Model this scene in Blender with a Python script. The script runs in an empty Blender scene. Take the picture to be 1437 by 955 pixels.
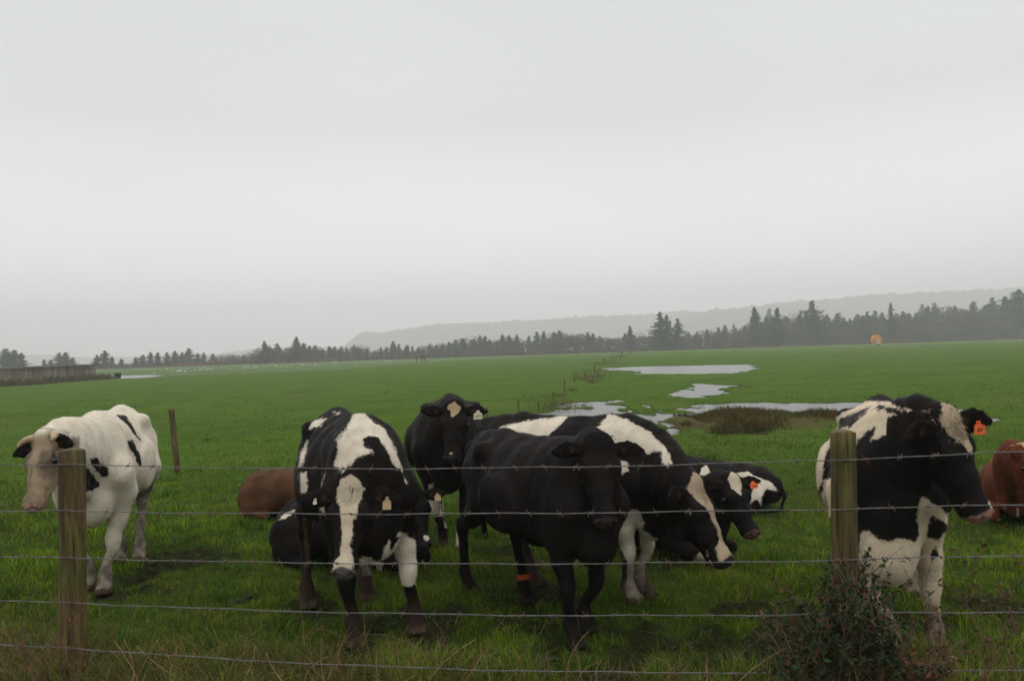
import bpy, math, random
import numpy as np
from mathutils import Matrix, Vector
from math import radians, sin, cos, pi

# ------------------------------------------------------------------ camera, sky, sun, exposure
EYE = 1.85; FPX = 1078.0; CX, CY = 718.5, 477.5
PITCH = radians(0.69); ROLL = radians(1.80)
scene = bpy.context.scene
COL = scene.collection
_F = np.array([0, cos(PITCH), sin(PITCH)]); _U0 = np.array([0, -sin(PITCH), cos(PITCH)]); _R0 = np.array([1., 0, 0])
_R = cos(ROLL)*_R0 - sin(ROLL)*_U0
_U = sin(ROLL)*_R0 + cos(ROLL)*_U0
cam_d = bpy.data.cameras.new('camera'); cam = bpy.data.objects.new('camera', cam_d); COL.objects.link(cam)
cam_d.sensor_width = 36; cam_d.lens = FPX/1437*36; cam_d.clip_start = 0.1; cam_d.clip_end = 9000
M = Matrix(((_R[0], _U[0], -_F[0], 0), (_R[1], _U[1], -_F[1], 0), (_R[2], _U[2], -_F[2], EYE), (0, 0, 0, 1)))
cam.matrix_world = M
scene.camera = cam
scene.view_settings.view_transform = 'Standard'; scene.view_settings.look = 'None'
scene.view_settings.exposure = 0.0; scene.view_settings.gamma = 1
scene.cycles.use_denoising = True
scene.cycles.max_bounces = 8; scene.cycles.diffuse_bounces = 3; scene.cycles.volume_bounces = 3
scene.cycles.transparent_max_bounces = 8

world = bpy.data.worlds.new('World'); scene.world = world; world.use_nodes = True
wn = world.node_tree.nodes; wl = world.node_tree.links
wn.clear()
wo = wn.new('ShaderNodeOutputWorld'); wb = wn.new('ShaderNodeBackground')
sky = wn.new('ShaderNodeTexSky'); sky.sky_type = 'NISHITA'; sky.sun_disc = False
SUN_EL, SUN_ROT = radians(58), radians(160)
sky.sun_elevation = SUN_EL; sky.sun_rotation = SUN_ROT; sky.dust_density = 5; sky.air_density = 2
hs = wn.new('ShaderNodeHueSaturation'); hs.inputs['Saturation'].default_value = 0.35
wl.new(sky.outputs[0], hs.inputs['Color'])
tc = wn.new('ShaderNodeTexCoord'); sp = wn.new('ShaderNodeSeparateXYZ'); wl.new(tc.outputs['Generated'], sp.inputs[0])
rampw = wn.new('ShaderNodeValToRGB')     # cloud brightness by elevation
cr = rampw.color_ramp
cr.elements[0].position = 0.0; cr.elements[0].color = (1.50, 1.51, 1.52, 1)
cr.elements[1].position = 1.0; cr.elements[1].color = (1.55, 1.56, 1.57, 1)
e = cr.elements.new(0.12); e.color = (1.20, 1.21, 1.23, 1)
e = cr.elements.new(0.28); e.color = (0.80, 0.81, 0.825, 1)
e = cr.elements.new(0.45); e.color = (0.77, 0.78, 0.795, 1)
e = cr.elements.new(0.62); e.color = (1.36, 1.37, 1.38, 1)
wl.new(sp.outputs['Z'], rampw.inputs['Fac'])
nz = wn.new('ShaderNodeTexNoise'); nz.inputs['Scale'].default_value = 1.6; nz.inputs['Detail'].default_value = 4
mp = wn.new('ShaderNodeMapping'); mp.inputs['Scale'].default_value = (1, 1, 2.6)
wl.new(tc.outputs['Generated'], mp.inputs[0]); wl.new(mp.outputs[0], nz.inputs['Vector'])
mr = wn.new('ShaderNodeMapRange'); mr.inputs['From Min'].default_value = .3; mr.inputs['From Max'].default_value = .7
mr.inputs['To Min'].default_value = 9.4; mr.inputs['To Max'].default_value = 10.6
wl.new(nz.outputs['Fac'], mr.inputs['Value'])
vm = wn.new('ShaderNodeVectorMath'); vm.operation = 'SCALE'
wl.new(rampw.outputs[0], vm.inputs[0]); wl.new(mr.outputs[0], vm.inputs['Scale'])
mixw = wn.new('ShaderNodeMix'); mixw.data_type = 'RGBA'; mixw.inputs['Factor'].default_value = 0.93
wl.new(hs.outputs[0], mixw.inputs['A']); wl.new(vm.outputs[0], mixw.inputs['B'])
wb.inputs['Strength'].default_value = 0.1
wl.new(mixw.outputs['Result'], wb.inputs['Color']); wl.new(wb.outputs[0], wo.inputs['Surface'])

sd_ = bpy.data.lights.new('sun', 'SUN'); sd_.energy = 0.5; sd_.angle = radians(35); sd_.color = (1, .97, .93)
sun = bpy.data.objects.new('sun', sd_); COL.objects.link(sun)
sun.rotation_euler = (radians(90)-SUN_EL, 0, radians(180)-SUN_ROT + radians(0))

# ------------------------------------------------------------------ helpers
def ray(px, py):
    return _F + _R*((px-CX)/FPX) + _U*((CY-py)/FPX)
def at(px, py, depth):                      # world point seen at a photo pixel, at that distance in front of the eye
    d = ray(px, py); return np.array([0, 0, EYE]) + d*(depth/d[1])
def ground(px, py, z=0.0):                  # ground point of a photo pixel
    d = ray(px, py); return np.array([0, 0, EYE]) + d*((z-EYE)/d[2])
def at_px(px, depth, z=0.0):                # ground-plan position under a column of the photo
    x = 0.0
    for _ in range(4):
        r = (px-CX)/FPX
        # solve for x so that the projected column is px
        def col(xx):
            v = np.array([xx, depth, z-EYE]); return v@_R/(v@_F)
        x += (r-col(x))*depth
    return np.array([x, depth, z])
def project(P):                             # frozen photo projector for coat patterns
    V = P-np.array([0, 0, EYE]); f = V@_F
    return CX+FPX*(V@_R)/f, CY-FPX*(V@_U)/f, f

def hash_(i, seed):
    h = np.zeros(i[0].shape, dtype=np.uint64)+np.uint64(seed*7919+17)
    for k, a in enumerate(i):
        h ^= (a.astype(np.int64)+100000).astype(np.uint64)*np.uint64([73856093, 19349663, 83492791][k])
        h = (h*np.uint64(2654435761)) & np.uint64(0xFFFFFFFF)
        h ^= h >> np.uint64(15)
    h = (h*np.uint64(2246822519)) & np.uint64(0xFFFFFFFF)
    h ^= h >> np.uint64(13)
    return (h & np.uint64(0xFFFFFF)).astype(np.float64)/float(0xFFFFFF)
def vnoise(coords, seed=0):
    fl = [np.floor(c) for c in coords]; fr = [c-f for c, f in zip(coords, fl)]; fr = [f*f*(3-2*f) for f in fr]
    out = 0
    n = len(coords)
    for m in range(1 << n):
        w = 1; idx = []
        for k in range(n):
            b = (m >> k) & 1
            idx.append(fl[k]+b); w = w*(fr[k] if b else 1-fr[k])
        out = out + w*hash_(idx, seed)
    return out*2-1
def fbm(coords, oct=4, seed=0):
    a, s, t = 1.0, 0, 0
    for o in range(oct):
        s = s+a*vnoise([c*(2**o) for c in coords], seed+o); t += a; a *= .5
    return s/t
def sstep(a, b, x):
    t = np.clip((x-a)/(b-a), 0, 1); return t*t*(3-2*t)

def mesh_np(name, V, F=None, mat=None, parent=None, smooth=True, attrs=None, loops=None, totals=None, mats=None, midx=None):
    """V (n,3), F (m,k) array, or loops + totals; attrs {name: (n,) float or (n,3/4) colour}"""
    me = bpy.data.meshes.new(name)
    V = np.ascontiguousarray(V, dtype=np.float32)
    if F is not None:
        F = np.asarray(F, dtype=np.int32); loops = F.ravel(); totals = np.full(len(F), F.shape[1], dtype=np.int32)
    loops = np.ascontiguousarray(loops, dtype=np.int32); totals = np.ascontiguousarray(totals, dtype=np.int32)
    starts = np.concatenate([[0], np.cumsum(totals)[:-1]]).astype(np.int32)
    me.vertices.add(len(V)); me.vertices.foreach_set('co', V.ravel())
    me.loops.add(len(loops)); me.loops.foreach_set('vertex_index', loops)
    me.polygons.add(len(totals)); me.polygons.foreach_set('loop_start', starts); me.polygons.foreach_set('loop_total', totals)
    me.polygons.foreach_set('use_smooth', np.full(len(totals), smooth, dtype=bool))
    if midx is not None: me.polygons.foreach_set('material_index', np.asarray(midx, dtype=np.int32))
    for k, a in (attrs or {}).items():
        a = np.asarray(a, dtype=np.float32)
        if a.ndim == 1:
            me.attributes.new(k, 'FLOAT', 'POINT').data.foreach_set('value', a)
        else:
            if a.shape[1] == 3: a = np.concatenate([a, np.ones((len(a), 1), np.float32)], 1)
            me.attributes.new(k, 'FLOAT_COLOR', 'POINT').data.foreach_set('color', a.ravel())
    me.update(calc_edges=True)
    for m in (mats or ([mat] if mat else [])): me.materials.append(m)
    o = bpy.data.objects.new(name, me); COL.objects.link(o)
    if parent is not None: o.parent = parent
    return o

class MB:
    def __init__(s): s.v = []; s.f = []; s.n = 0; s.c = []
    def add(s, V, F, col=None):
        V = np.asarray(V, float); s.v.append(V)
        for f in F: s.f.append([i+s.n for i in f])
        s.c.append(np.tile(np.array(col if col is not None else (1, 1, 1), float), (len(V), 1)))
        s.n += len(V)
    def tube(s, pts, rad, n=8, cap=True, col=None):
        pts = np.asarray(pts, float); m = len(pts)
        rad = np.full(m, rad) if np.isscalar(rad) else np.asarray(rad)
        V = []; prev = None
        for i in range(m):
            d = pts[min(i+1, m-1)]-pts[max(i-1, 0)]; d = d/(np.linalg.norm(d)+1e-9)
            if prev is None:
                h = np.array([0, 0, 1.]) if abs(d[2]) < .9 else np.array([1., 0, 0])
            else: h = prev
            a = h-d*(h@d); a /= np.linalg.norm(a)+1e-9; b = np.cross(d, a); prev = a
            for k in range(n):
                t = 2*pi*k/n; V.append(pts[i]+rad[i]*(cos(t)*a+sin(t)*b))
        F = [[i*n+k, i*n+(k+1) % n, (i+1)*n+(k+1) % n, (i+1)*n+k] for i in range(m-1) for k in range(n)]
        if cap: F += [[k for k in range(n)][::-1], [(m-1)*n+k for k in range(n)]]
        s.add(V, F, col)
    def box(s, c, d, rz=0, ry=0, col=None):
        V = []
        for x in (-1, 1):
            for y in (-1, 1):
                for z in (-1, 1):
                    X, Y, Z = x*d[0]/2, y*d[1]/2, z*d[2]/2
                    X, Z = X*cos(ry)+Z*sin(ry), -X*sin(ry)+Z*cos(ry)
                    V.append((c[0]+X*cos(rz)-Y*sin(rz), c[1]+X*sin(rz)+Y*cos(rz), c[2]+Z))
        s.add(V, [[0, 1, 3, 2], [4, 6, 7, 5], [0, 4, 5, 1], [2, 3, 7, 6], [0, 2, 6, 4], [1, 5, 7, 3]], col)
    def build(s, name, mat, parent=None, smooth=False):
        V = np.concatenate(s.v); loops = np.array([i for f in s.f for i in f]); tot = np.array([len(f) for f in s.f])
        return mesh_np(name, V, None, mat, parent, smooth, {'Col': np.concatenate(s.c)}, loops, tot)

def tag(o, label=None, cat=None, group=None, kind=None):
    if label: o['label'] = label
    if cat: o['category'] = cat
    if group: o['group'] = group
    if kind: o['kind'] = kind
    return o
def empty(name, loc, rz=0):
    o = bpy.data.objects.new(name, None); COL.objects.link(o); o.location = tuple(loc); o.rotation_euler = (0, 0, rz)
    o.empty_display_size = .2
    return o

class NT:
    def __init__(s, name):
        s.m = bpy.data.materials.new(name); s.m.use_nodes = True; s.t = s.m.node_tree; s.n = s.t.nodes; s.l = s.t.links
        s.b = s.n['Principled BSDF']
    def N(s, typ, **kw):
        x = s.n.new('ShaderNode'+typ)
        for k, v in kw.items():
            if k in x.inputs: x.inputs[k].default_value = v
            else: setattr(x, k, v)
        return x
    def L(s, a, b): s.l.new(a, b)
    def noise(s, scale, detail=3, vec=None, rough=.5):
        x = s.N('TexNoise', Scale=scale, Detail=detail, Roughness=rough)
        if vec is not None: s.L(vec, x.inputs['Vector'])
        return x.outputs['Fac']
    def ramp(s, fac, stops):
        r = s.N('ValToRGB'); e = r.color_ramp.elements
        while len(e) < len(stops): e.new(.5)
        for q, (p, c) in zip(e, stops): q.position = p; q.color = tuple(c)+(1,) if len(c) == 3 else c
        s.L(fac, r.inputs['Fac']); return r.outputs['Color']
    def mix(s, fac, a, b, blend='MIX'):
        m = s.N('Mix'); m.data_type = 'RGBA'; m.blend_type = blend
        for k, v in (('Factor', fac), ('A', a), ('B', b)):
            if hasattr(v, 'is_output'): s.L(v, m.inputs[k])
            elif k == 'Factor': m.inputs[k].default_value = v
            else: m.inputs[k].default_value = tuple(v)+(1,) if len(v) == 3 else v
        return m.outputs['Result']
    def math(s, op, a, b=0., c=None):
        m = s.N('Math'); m.operation = op
        for i, v in enumerate((a, b) if c is None else (a, b, c)):
            if hasattr(v, 'is_output'): s.L(v, m.inputs[i])
            else: m.inputs[i].default_value = v
        return m.outputs[0]
    def maprange(s, v, a, b, c, d, smooth=False):
        m = s.N('MapRange'); m.interpolation_type = 'SMOOTHSTEP' if smooth else 'LINEAR'
        s.L(v, m.inputs['Value'])
        for k, q in zip(('From Min', 'From Max', 'To Min', 'To Max'), (a, b, c, d)): m.inputs[k].default_value = q
        return m.outputs[0]
    def attr(s, name, out='Color'):
        a = s.N('Attribute'); a.attribute_name = name; return a.outputs[out]
    def pos(s, scale=(1, 1, 1), obj=True):
        t = s.N('TexCoord'); m = s.N('Mapping'); m.inputs['Scale'].default_value = scale
        s.L(t.outputs['Object'] if obj else t.outputs['Generated'], m.inputs[0]); return m.outputs[0]
    def bump(s, h, strength=.3, dist=.01):
        b = s.N('Bump', Strength=strength, Distance=dist); s.L(h, b.inputs['Height']); s.L(b.outputs[0], s.b.inputs['Normal'])
    def set(s, **kw):
        for k, v in kw.items():
            k = k.replace('_', ' ')
            if hasattr(v, 'is_output'): s.L(v, s.b.inputs[k])
            elif isinstance(v, tuple) and len(v) == 3 and k != 'Normal': s.b.inputs[k].default_value = v+(1,)
            else: s.b.inputs[k].default_value = v
        return s.m

# ------------------------------------------------------------------ materials
def mat_ground():
    t = NT('ground'); p = t.pos()
    big = t.noise(.05, 4, p); mid = t.noise(.9, 5, p, .6); fine = t.noise(9, 5, p, .65); vf = t.noise(45, 3, p)
    g = t.ramp(mid, [(.3, (.044, .092, .007)), (.5, (.062, .128, .010)), (.72, (.086, .150, .015))])
    g2 = t.ramp(fine, [(.3, (.032, .070, .006)), (.55, (.062, .125, .010)), (.75, (.100, .155, .024))])
    g = t.mix(.55, g, g2)
    g = t.mix(t.maprange(big, .42, .62, 0, .35), g, (.075, .115, .018))
    dead = t.noise(2.3, 4, p)
    pt = t.noise(.33, 5, p, .62); pt2 = t.noise(.12, 4, t.pos((1, .6, 1)), .55)
    g = t.mix(t.maprange(pt, .50, .66, 0, .55), g, (.030, .062, .008))
    g = t.mix(t.maprange(pt, .46, .34, 0, .5), g, (.105, .135, .020))
    g = t.mix(t.maprange(pt2, .52, .66, 0, .45), g, (.095, .115, .028))
    g = t.mix(t.maprange(dead, .56, .72, 0, .6), g, (.085, .080, .028))
    cy = t.N('SeparateColor'); t.L(t.attr('mask'), cy.inputs[0])
    soil = t.ramp(fine, [(.35, (.006, .0045, .0028)), (.7, (.024, .017, .010))])
    # far pasture (paler), mud and darkened near ground, rush bank
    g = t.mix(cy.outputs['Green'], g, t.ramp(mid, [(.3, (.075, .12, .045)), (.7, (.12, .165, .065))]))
    g = t.mix(cy.outputs['Red'], g, soil)
    g = t.mix(cy.outputs['Blue'], g, t.ramp(fine, [(.3, (.05, .03, .014)), (.7, (.12, .075, .04))]))
    t.bump(t.math('ADD', fine, t.math('MULTIPLY', vf, .6)), .9, .05)
    return t.set(Base_Color=g, Roughness=.95, Specular_IOR_Level=.03)
def mat_blade(name='grass_blade', spec=.05):
    t = NT(name)
    c = t.attr('Col')
    t.set(Base_Color=c, Roughness=.6, Specular_IOR_Level=spec)
    tr = t.N('BsdfTranslucent'); t.L(c, tr.inputs['Color'])
    mx = t.N('MixShader', Fac=.25); t.L(t.b.outputs[0], mx.inputs[1]); t.L(tr.outputs[0], mx.inputs[2])
    t.L(mx.outputs[0], t.n['Material Output'].inputs['Surface'])
    return t.m
def mat_coat(name='cow_coat', spec=.04, ro=0.):
    t = NT(name); p = t.pos()
    # ragged hair edge between patches
    n1 = t.noise(55, 4, p, .6); n2 = t.noise(14, 3, p)
    e = t.math('ADD', t.math('MULTIPLY', t.math('SUBTRACT', n1, .5), .028), t.math('MULTIPLY', t.math('SUBTRACT', n2, .5), .05))
    f = t.maprange(t.math('ADD', t.attr('pat', 'Fac'), e), -.006, .006, 0, 1, True)
    dk = t.mix(t.maprange(t.noise(5, 4, p), .35, .7, 0, 1), t.attr('dark'), t.mix(.5, t.attr('dark'), (.02, .012, .007)))
    grime = t.noise(7, 5, p, .65)
    lt = t.mix(t.maprange(grime, .40, .75, 0, .5), t.attr('light'), (.34, .25, .15))
    hairn = t.noise(160, 2, t.pos((1, 1, .35)))
    lt = t.mix(t.maprange(hairn, .35, .65, 0.16, 0), lt, (.22, .17, .11))
    col = t.mix(f, dk, lt)
    ex = t.math('ADD', t.attr('emask', 'Fac'), t.math('MULTIPLY', t.math('SUBTRACT', n2, .5), .5))
    ex = t.math('MULTIPLY', t.maprange(ex, .12, .80, 0, 1, True), t.maprange(t.attr('emask', 'Fac'), .02, .12, 0, 1))
    col = t.mix(ex, col, t.mix(t.maprange(n1, .4, .7, 0, .5), t.attr('extra'), (.03, .02, .012)))
    h = t.math('ADD', t.math('MULTIPLY', hairn, .5), t.math('MULTIPLY', t.noise(38, 4, t.pos((1, 1, .5)), .6), 1.0))
    h = t.math('ADD', h, t.math('MULTIPLY', t.noise(9, 3, p), 1.6))
    t.bump(h, .42, .014)
    return t.set(Base_Color=col, Roughness=t.maprange(n2, .3, .7, .48-ro, .68-ro), Specular_IOR_Level=spec)
def mat_simple(name, c, rough=.6, spec=.3, nscale=None, c2=None, bump=0, metal=0, stretch=(1, 1, 1), bdist=.01):
    t = NT(name); col = c
    if nscale:
        n = t.noise(nscale, 4, t.pos(stretch), .6); col = t.mix(t.maprange(n, .35, .65, 0, 1), c, c2)
        if bump: t.bump(n, bump, bdist)
    return t.set(Base_Color=col, Roughness=rough, Specular_IOR_Level=spec, Metallic=metal)
def mat_col(name, rough=.7, spec=.2):
    t = NT(name); c = t.attr('Col'); n = t.noise(3, 4, t.pos())
    return t.set(Base_Color=t.mix(t.maprange(n, .3, .7, 0, .5), c, t.mix(.5, c, (.01, .012, .008))), Roughness=rough, Specular_IOR_Level=spec)
def mat_post():
    t = NT('weathered_post'); p = t.pos((1, 1, .12)); g = t.noise(42, 6, p, .65); b = t.noise(2.6, 4, t.pos())
    st = t.noise(11, 5, t.pos((1, 1, .09)), .6)
    c = t.ramp(g, [(.28, (.035, .022, .009)), (.5, (.125, .080, .028)), (.75, (.24, .165, .065))])
    c = t.mix(t.maprange(b, .40, .58, 0, .8), c, t.mix(t.maprange(g, .35, .65, 0, 1), (.035, .040, .008), (.105, .110, .022)))
    c = t.mix(t.maprange(st, .46, .60, 0, .85), c, (.042, .022, .010))
    crack = t.noise(70, 2, t.pos((1, 1, .03)))
    c = t.mix(t.maprange(crack, .66, .70, 0, .85), c, (.012, .009, .006))
    t.bump(t.math('SUBTRACT', g, t.maprange(crack, .62, .70, 0, 1)), .9, .010)
    return t.set(Base_Color=c, Roughness=.72, Specular_IOR_Level=.3)
def mat_water():
    t = NT('puddle_water')
    n = t.noise(7, 3, t.pos()); t.bump(n, .6, .03)
    return t.set(Base_Color=(.035, .038, .03), Roughness=.22, Specular_IOR_Level=.9, IOR=1.45)
def mat_concrete():
    t = NT('stained_concrete'); s = t.noise(2.2, 5, t.pos((1, 1, .12)), .6); n = t.noise(1.1, 5, t.pos())
    c = t.ramp(s, [(.3, (.075, .062, .045)), (.5, (.19, .165, .12)), (.7, (.30, .27, .21))])
    c = t.mix(t.maprange(n, .45, .65, 0, .7), c, (.10, .08, .05))
    t.bump(n, .4, .03)
    return t.set(Base_Color=c, Roughness=.9, Specular_IOR_Level=.2)
MG = mat_ground(); MBL = mat_blade(); MCOAT = mat_coat(); MFUR = mat_coat('coat_hair', .12, .10); MPOST = mat_post(); MWATER = mat_water(); MCON = mat_concrete()
MWIRE = mat_simple('galvanised_wire', (.21, .21, .21), .55, .4, 14, (.12, .105, .095), metal=.4)
MRUST = mat_simple('rusty_barb', (.20, .085, .06), .6, .4, 30, (.14, .12, .11), metal=.3)
MEYE = mat_simple('eye', (.006, .005, .005), .08, .6)
MHORN = mat_simple('horn', (.50, .38, .22), .4, .4, 20, (.25, .17, .09))
MFOL = mat_col('foliage', .75, .15); MBARK = mat_simple('bark', (.06, .045, .035), .9, .2, 6, (.11, .09, .07), .5)
MCLOD = mat_simple('mud_clod', (.030, .021, .012), .75, .3, 30, (.012, .008, .005), .6)
MLEAF = mat_blade('bramble_leaf', .22)
MSTEM = mat_simple('bramble_stem', (.09, .035, .022), .6, .3, 20, (.16, .09, .05))
MHILL = mat_simple('hill_forest', (.030, .045, .024), .95, .1, .02, (.055, .07, .04), .3)
# ------------------------------------------------------------------ polygon helpers
def crop(x0, y0, s, pts): return np.array([(x0+a*s, y0+b*s) for a, b in pts])
def poly_sd(X, Y, poly):                    # signed distance, positive inside
    n = len(poly); d = np.full(X.shape, 1e18); ins = np.zeros(X.shape, bool)
    for i in range(n):
        a = poly[i]; b = poly[(i+1) % n]; e = b-a
        wx, wy = X-a[0], Y-a[1]
        t = np.clip((wx*e[0]+wy*e[1])/(e@e+1e-12), 0, 1)
        d = np.minimum(d, (wx-e[0]*t)**2+(wy-e[1]*t)**2)
        c = ((a[1] > Y) != (b[1] > Y)) & (X < (b[0]-a[0])*(Y-a[1])/((b[1]-a[1]) if b[1] != a[1] else 1e-9)+a[0])
        ins ^= c
    return np.where(ins, 1, -1)*np.sqrt(d)
def gpoly(pts, z=0): return np.array([ground(a, b, z)[:2] for a, b in pts])

# ------------------------------------------------------------------ the terrain
PUD = [(gpoly([(852, 516), (900, 514), (1045, 511), (1056, 517), (1020, 523), (960, 524), (905, 524), (895, 519), (862, 519)]), .35, .5, .9),
       (gpoly([(942, 553), (975, 545), (985, 538), (1003, 539), (1017, 545), (1000, 551), (975, 557), (962, 556)]), .25, .7, .5),
       (gpoly([(770, 579), (800, 573), (805, 565), (860, 562), (900, 574), (880, 577), (850, 572), (830, 584), (800, 582)]), .12, .8, .4),
       (gpoly([(815, 588), (850, 584), (905, 578), (945, 574), (1000, 568), (1080, 566), (1200, 568), (1200, 577), (1150, 585), (1080, 577), (1010, 580), (985, 598), (960, 606), (920, 598), (860, 596)]), .0, .9, .22),
       (gpoly([(1295, 577), (1350, 574), (1368, 578), (1385, 585), (1360, 589), (1310, 582)]), .1, .7, .3),
       (gpoly([(935, 606), (985, 601), (1085, 602), (1080, 606), (985, 608)]), -.1, .8, .2),
       (gpoly([(1000, 567), (1205, 566), (1205, 576), (1150, 583), (1080, 580), (1010, 582)]), .55, .5, .6),
       (gpoly([(140, 527.5), (205, 526), (215, 529), (140, 531)]), .5, .6, .9)]
BANK = gpoly([(945, 598), (955, 586), (990, 580), (1080, 578), (1150, 582), (1165, 594), (1140, 603), (1000, 604)])
MUD = [(265, 786, .55, .30), (300, 779, .35, .22), (440, 856, .3, .15), (605, 878, .35, .25), (640, 860, .2, .12), (750, 842, .3, .2), (915, 905, .45, .22), (975, 893, .28, .15), (1040, 855, .3, .12),
       (860, 950, .35, .15), (1005, 925, .4, .2), (700, 775, .3, .2), (930, 795, .25, .12), (1130, 900, .5, .25), (720, 880, .3, .12), (540, 870, .25, .1), (160, 840, .35, .12), (190, 812, .3, .12), (350, 840, .2, .1),
       (500, 915, .2, .1), (810, 915, .3, .15), (1275, 890, .5, .25), (1380, 850, .35, .15)]
MUDG = [(ground(a, b)[:2], w, h) for a, b, w, h in MUD]
EDGE = np.array([[-400, 66], [-120, 72], [-44, 84], [-21, 100], [-15, 150], [5, 215], [50, 262], [200, 285], [900, 400]])
def puddle(x, y):
    m = np.full(x.shape, -9.0)
    for poly, bias, amp, cl_ in PUD:
        c = poly.mean(0); r = np.abs(poly-c).max(0)+3
        k = (np.abs(x-c[0]) < r[0]*1.2+2) & (np.abs(y-c[1]) < r[1]*1.2+3)
        if not k.any(): continue
        s = poly_sd(x[k], y[k], poly)
        n = fbm([x[k]*2.2+3, y[k]*.8], 5, 5)
        m[k] = np.maximum(m[k], np.clip(s, -3, cl_)+bias+n*amp*1.7)
    return m
def mudf(x, y):
    m = np.zeros(x.shape)
    tread = fbm([x*1.3+4, y*1.0], 4, 15)+.25*fbm([x*5, y*5], 2, 16)
    wgt = np.exp(-((x-.3)/3.6)**2)*sstep(4.2, 5.0, y)*sstep(9.5, 6.5, y)
    m = sstep(.22, .42, tread-.35*(1-wgt))*.85
    for c, w, h in MUDG:
        k = (np.abs(x-c[0]) < w*2.2) & (np.abs(y-c[1]) < h*5)
        if k.any():
            xx, yy = x[k], y[k]
            r = np.sqrt(((xx-c[0])/w)**2+((yy-c[1])/(h*1.8))**2)+fbm([xx*5, yy*5], 3, 11)*.9
            m[k] = np.maximum(m[k], sstep(1.0, .6, r)*.93)
    return m
def gheight(x, y, pm=None, md=None):
    near = sstep(40, 8, np.hypot(x, y))
    h = .022*fbm([x*.9, y*.9], 3, 1)*near+.018*fbm([x*4.5, y*4.5], 3, 2)*near
    if pm is None: pm = puddle(x, y)
    if md is None: md = mudf(x, y)
    h = h+np.maximum(0, fbm([x*.35, y*.35], 3, 8))*.04*sstep(9, 16, np.hypot(x, y))
    h = h-md*.03+md*.17*np.abs(fbm([x*6, y*6], 4, 4))
    wet = sstep(-.25, .35, pm)
    h = np.where(wet > 0, h*(1-wet)-.07*wet, np.maximum(h, -.018) if False else h)
    return h
def axis(segs):
    out = []
    for a, b, s in segs: out.append(np.arange(a, b, s))
    return np.concatenate(out)
def geo(a, b, f):
    r = [a]
    while r[-1] < b: r.append(r[-1]*f)
    return np.array(r)
ys = np.concatenate([[-2400, -900, -300, -100, -30, -8, -2, 1, 2.2], np.arange(3.0, 9, .055), geo(9, 70, 1.0065), geo(70.5, 2400, 1.03)])
xp = np.concatenate([np.arange(0, 7, .055), np.arange(7, 12, .085), geo(12, 24, 1.014), geo(24.5, 2400, 1.04)])
xs = np.concatenate([-xp[::-1][:-1], xp])
GX, GY = np.meshgrid(xs, ys)
fx, fy = GX.ravel(), GY.ravel()
pm = puddle(fx, fy); md = mudf(fx, fy)
Z = gheight(fx, fy, pm, md)
bank_sd = np.full(fx.shape, -9.0); kb = (np.abs(fx-5.5) < 8) & (np.abs(fy-19) < 9)
bank_sd[kb] = poly_sd(fx[kb], fy[kb], BANK)+fbm([fx[kb]*.8, fy[kb]*.5], 4, 3)*1.0
Z = Z+sstep(-.3, .8, bank_sd)*.12
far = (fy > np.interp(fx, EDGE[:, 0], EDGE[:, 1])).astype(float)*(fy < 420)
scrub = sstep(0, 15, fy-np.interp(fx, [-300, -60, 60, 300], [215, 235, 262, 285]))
mask = np.stack([np.maximum(np.maximum(md*.9, sstep(-.35, .1, pm)*.55), sstep(15, 7, fy)*.55), far*.75, np.maximum(sstep(-.2, .5, bank_sd)*.7, scrub)], 1)  # red also darkens the near ground by distance, deepening gaps between blades
nx, ny = len(xs), len(ys)
I = np.arange(nx*ny).reshape(ny, nx)
F = np.stack([I[:-1, :-1], I[:-1, 1:], I[1:, 1:], I[1:, :-1]], -1).reshape(-1, 4)
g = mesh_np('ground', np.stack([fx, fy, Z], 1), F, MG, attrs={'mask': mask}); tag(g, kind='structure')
print('ground', nx*ny)
for i, (poly, b, a, c_) in enumerate(PUD):
    lo = poly.min(0)-1.5; hi = poly.max(0)+1.5
    w = mesh_np('puddle_water', np.array([(lo[0], lo[1], -.022-.0007*i), (hi[0], lo[1], -.022-.0007*i), (hi[0], hi[1], -.022-.0007*i), (lo[0], hi[1], -.022-.0007*i)]), np.array([[0, 1, 2, 3]]), MWATER, smooth=False)
    tag(w, kind='structure')

# hills: solid ridges far behind the field
def ridge(name, pts, dist, depth, seed, jag):
    px = np.linspace(pts[0][0], pts[-1][0], 420); py = np.interp(px, [p[0] for p in pts], [p[1] for p in pts])
    top = np.array([at(a, b, dist) for a, b in zip(px, py)])
    x = top[:, 0]; zt = np.maximum(top[:, 2], 1)
    rows = []; N = 14
    for k in range(N):
        t = k/(N-1)*2-1       # -1 front .. 1 back
        prof = cos(t*pi/2)**.8
        yy = dist+t*depth
        z = zt*prof+fbm([x*.012, np.full(x.shape, yy*.02)], 4, seed)*6*prof-2*(1-prof)
        if abs(t) < .3: z = z+np.abs(vnoise([x*.11, np.full(x.shape, k*3.1)], seed+9))*jag+np.abs(vnoise([x*.35, np.full(x.shape, k*3.1)], seed+5))*jag*.5-jag*.4
        rows.append(np.stack([x*(yy/dist), np.full(x.shape, yy), z], 1))
    V = np.concatenate(rows); n = len(x); J = np.arange(N*n).reshape(N, n)
    F = np.stack([J[:-1, :-1], J[:-1, 1:], J[1:, 1:], J[1:, :-1]], -1).reshape(-1, 4)
    tag(mesh_np(name, V, F, MHILL), kind='structure')
ridge('hill', [(470, 497), (490, 480), (505, 468), (517, 464), (530, 468), (560, 462), (600, 457), (680, 452), (760, 449), (850, 443), (960, 438), (1040, 436), (1200, 445), (1500, 455)], 1850, 230, 3, 7)
ridge('hill', [(880, 470), (960, 447), (1000, 436), (1050, 431), (1120, 424), (1190, 418), (1290, 411), (1340, 408), (1437, 402), (1560, 396), (1750, 400)], 1600, 200, 7, 8)
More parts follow.
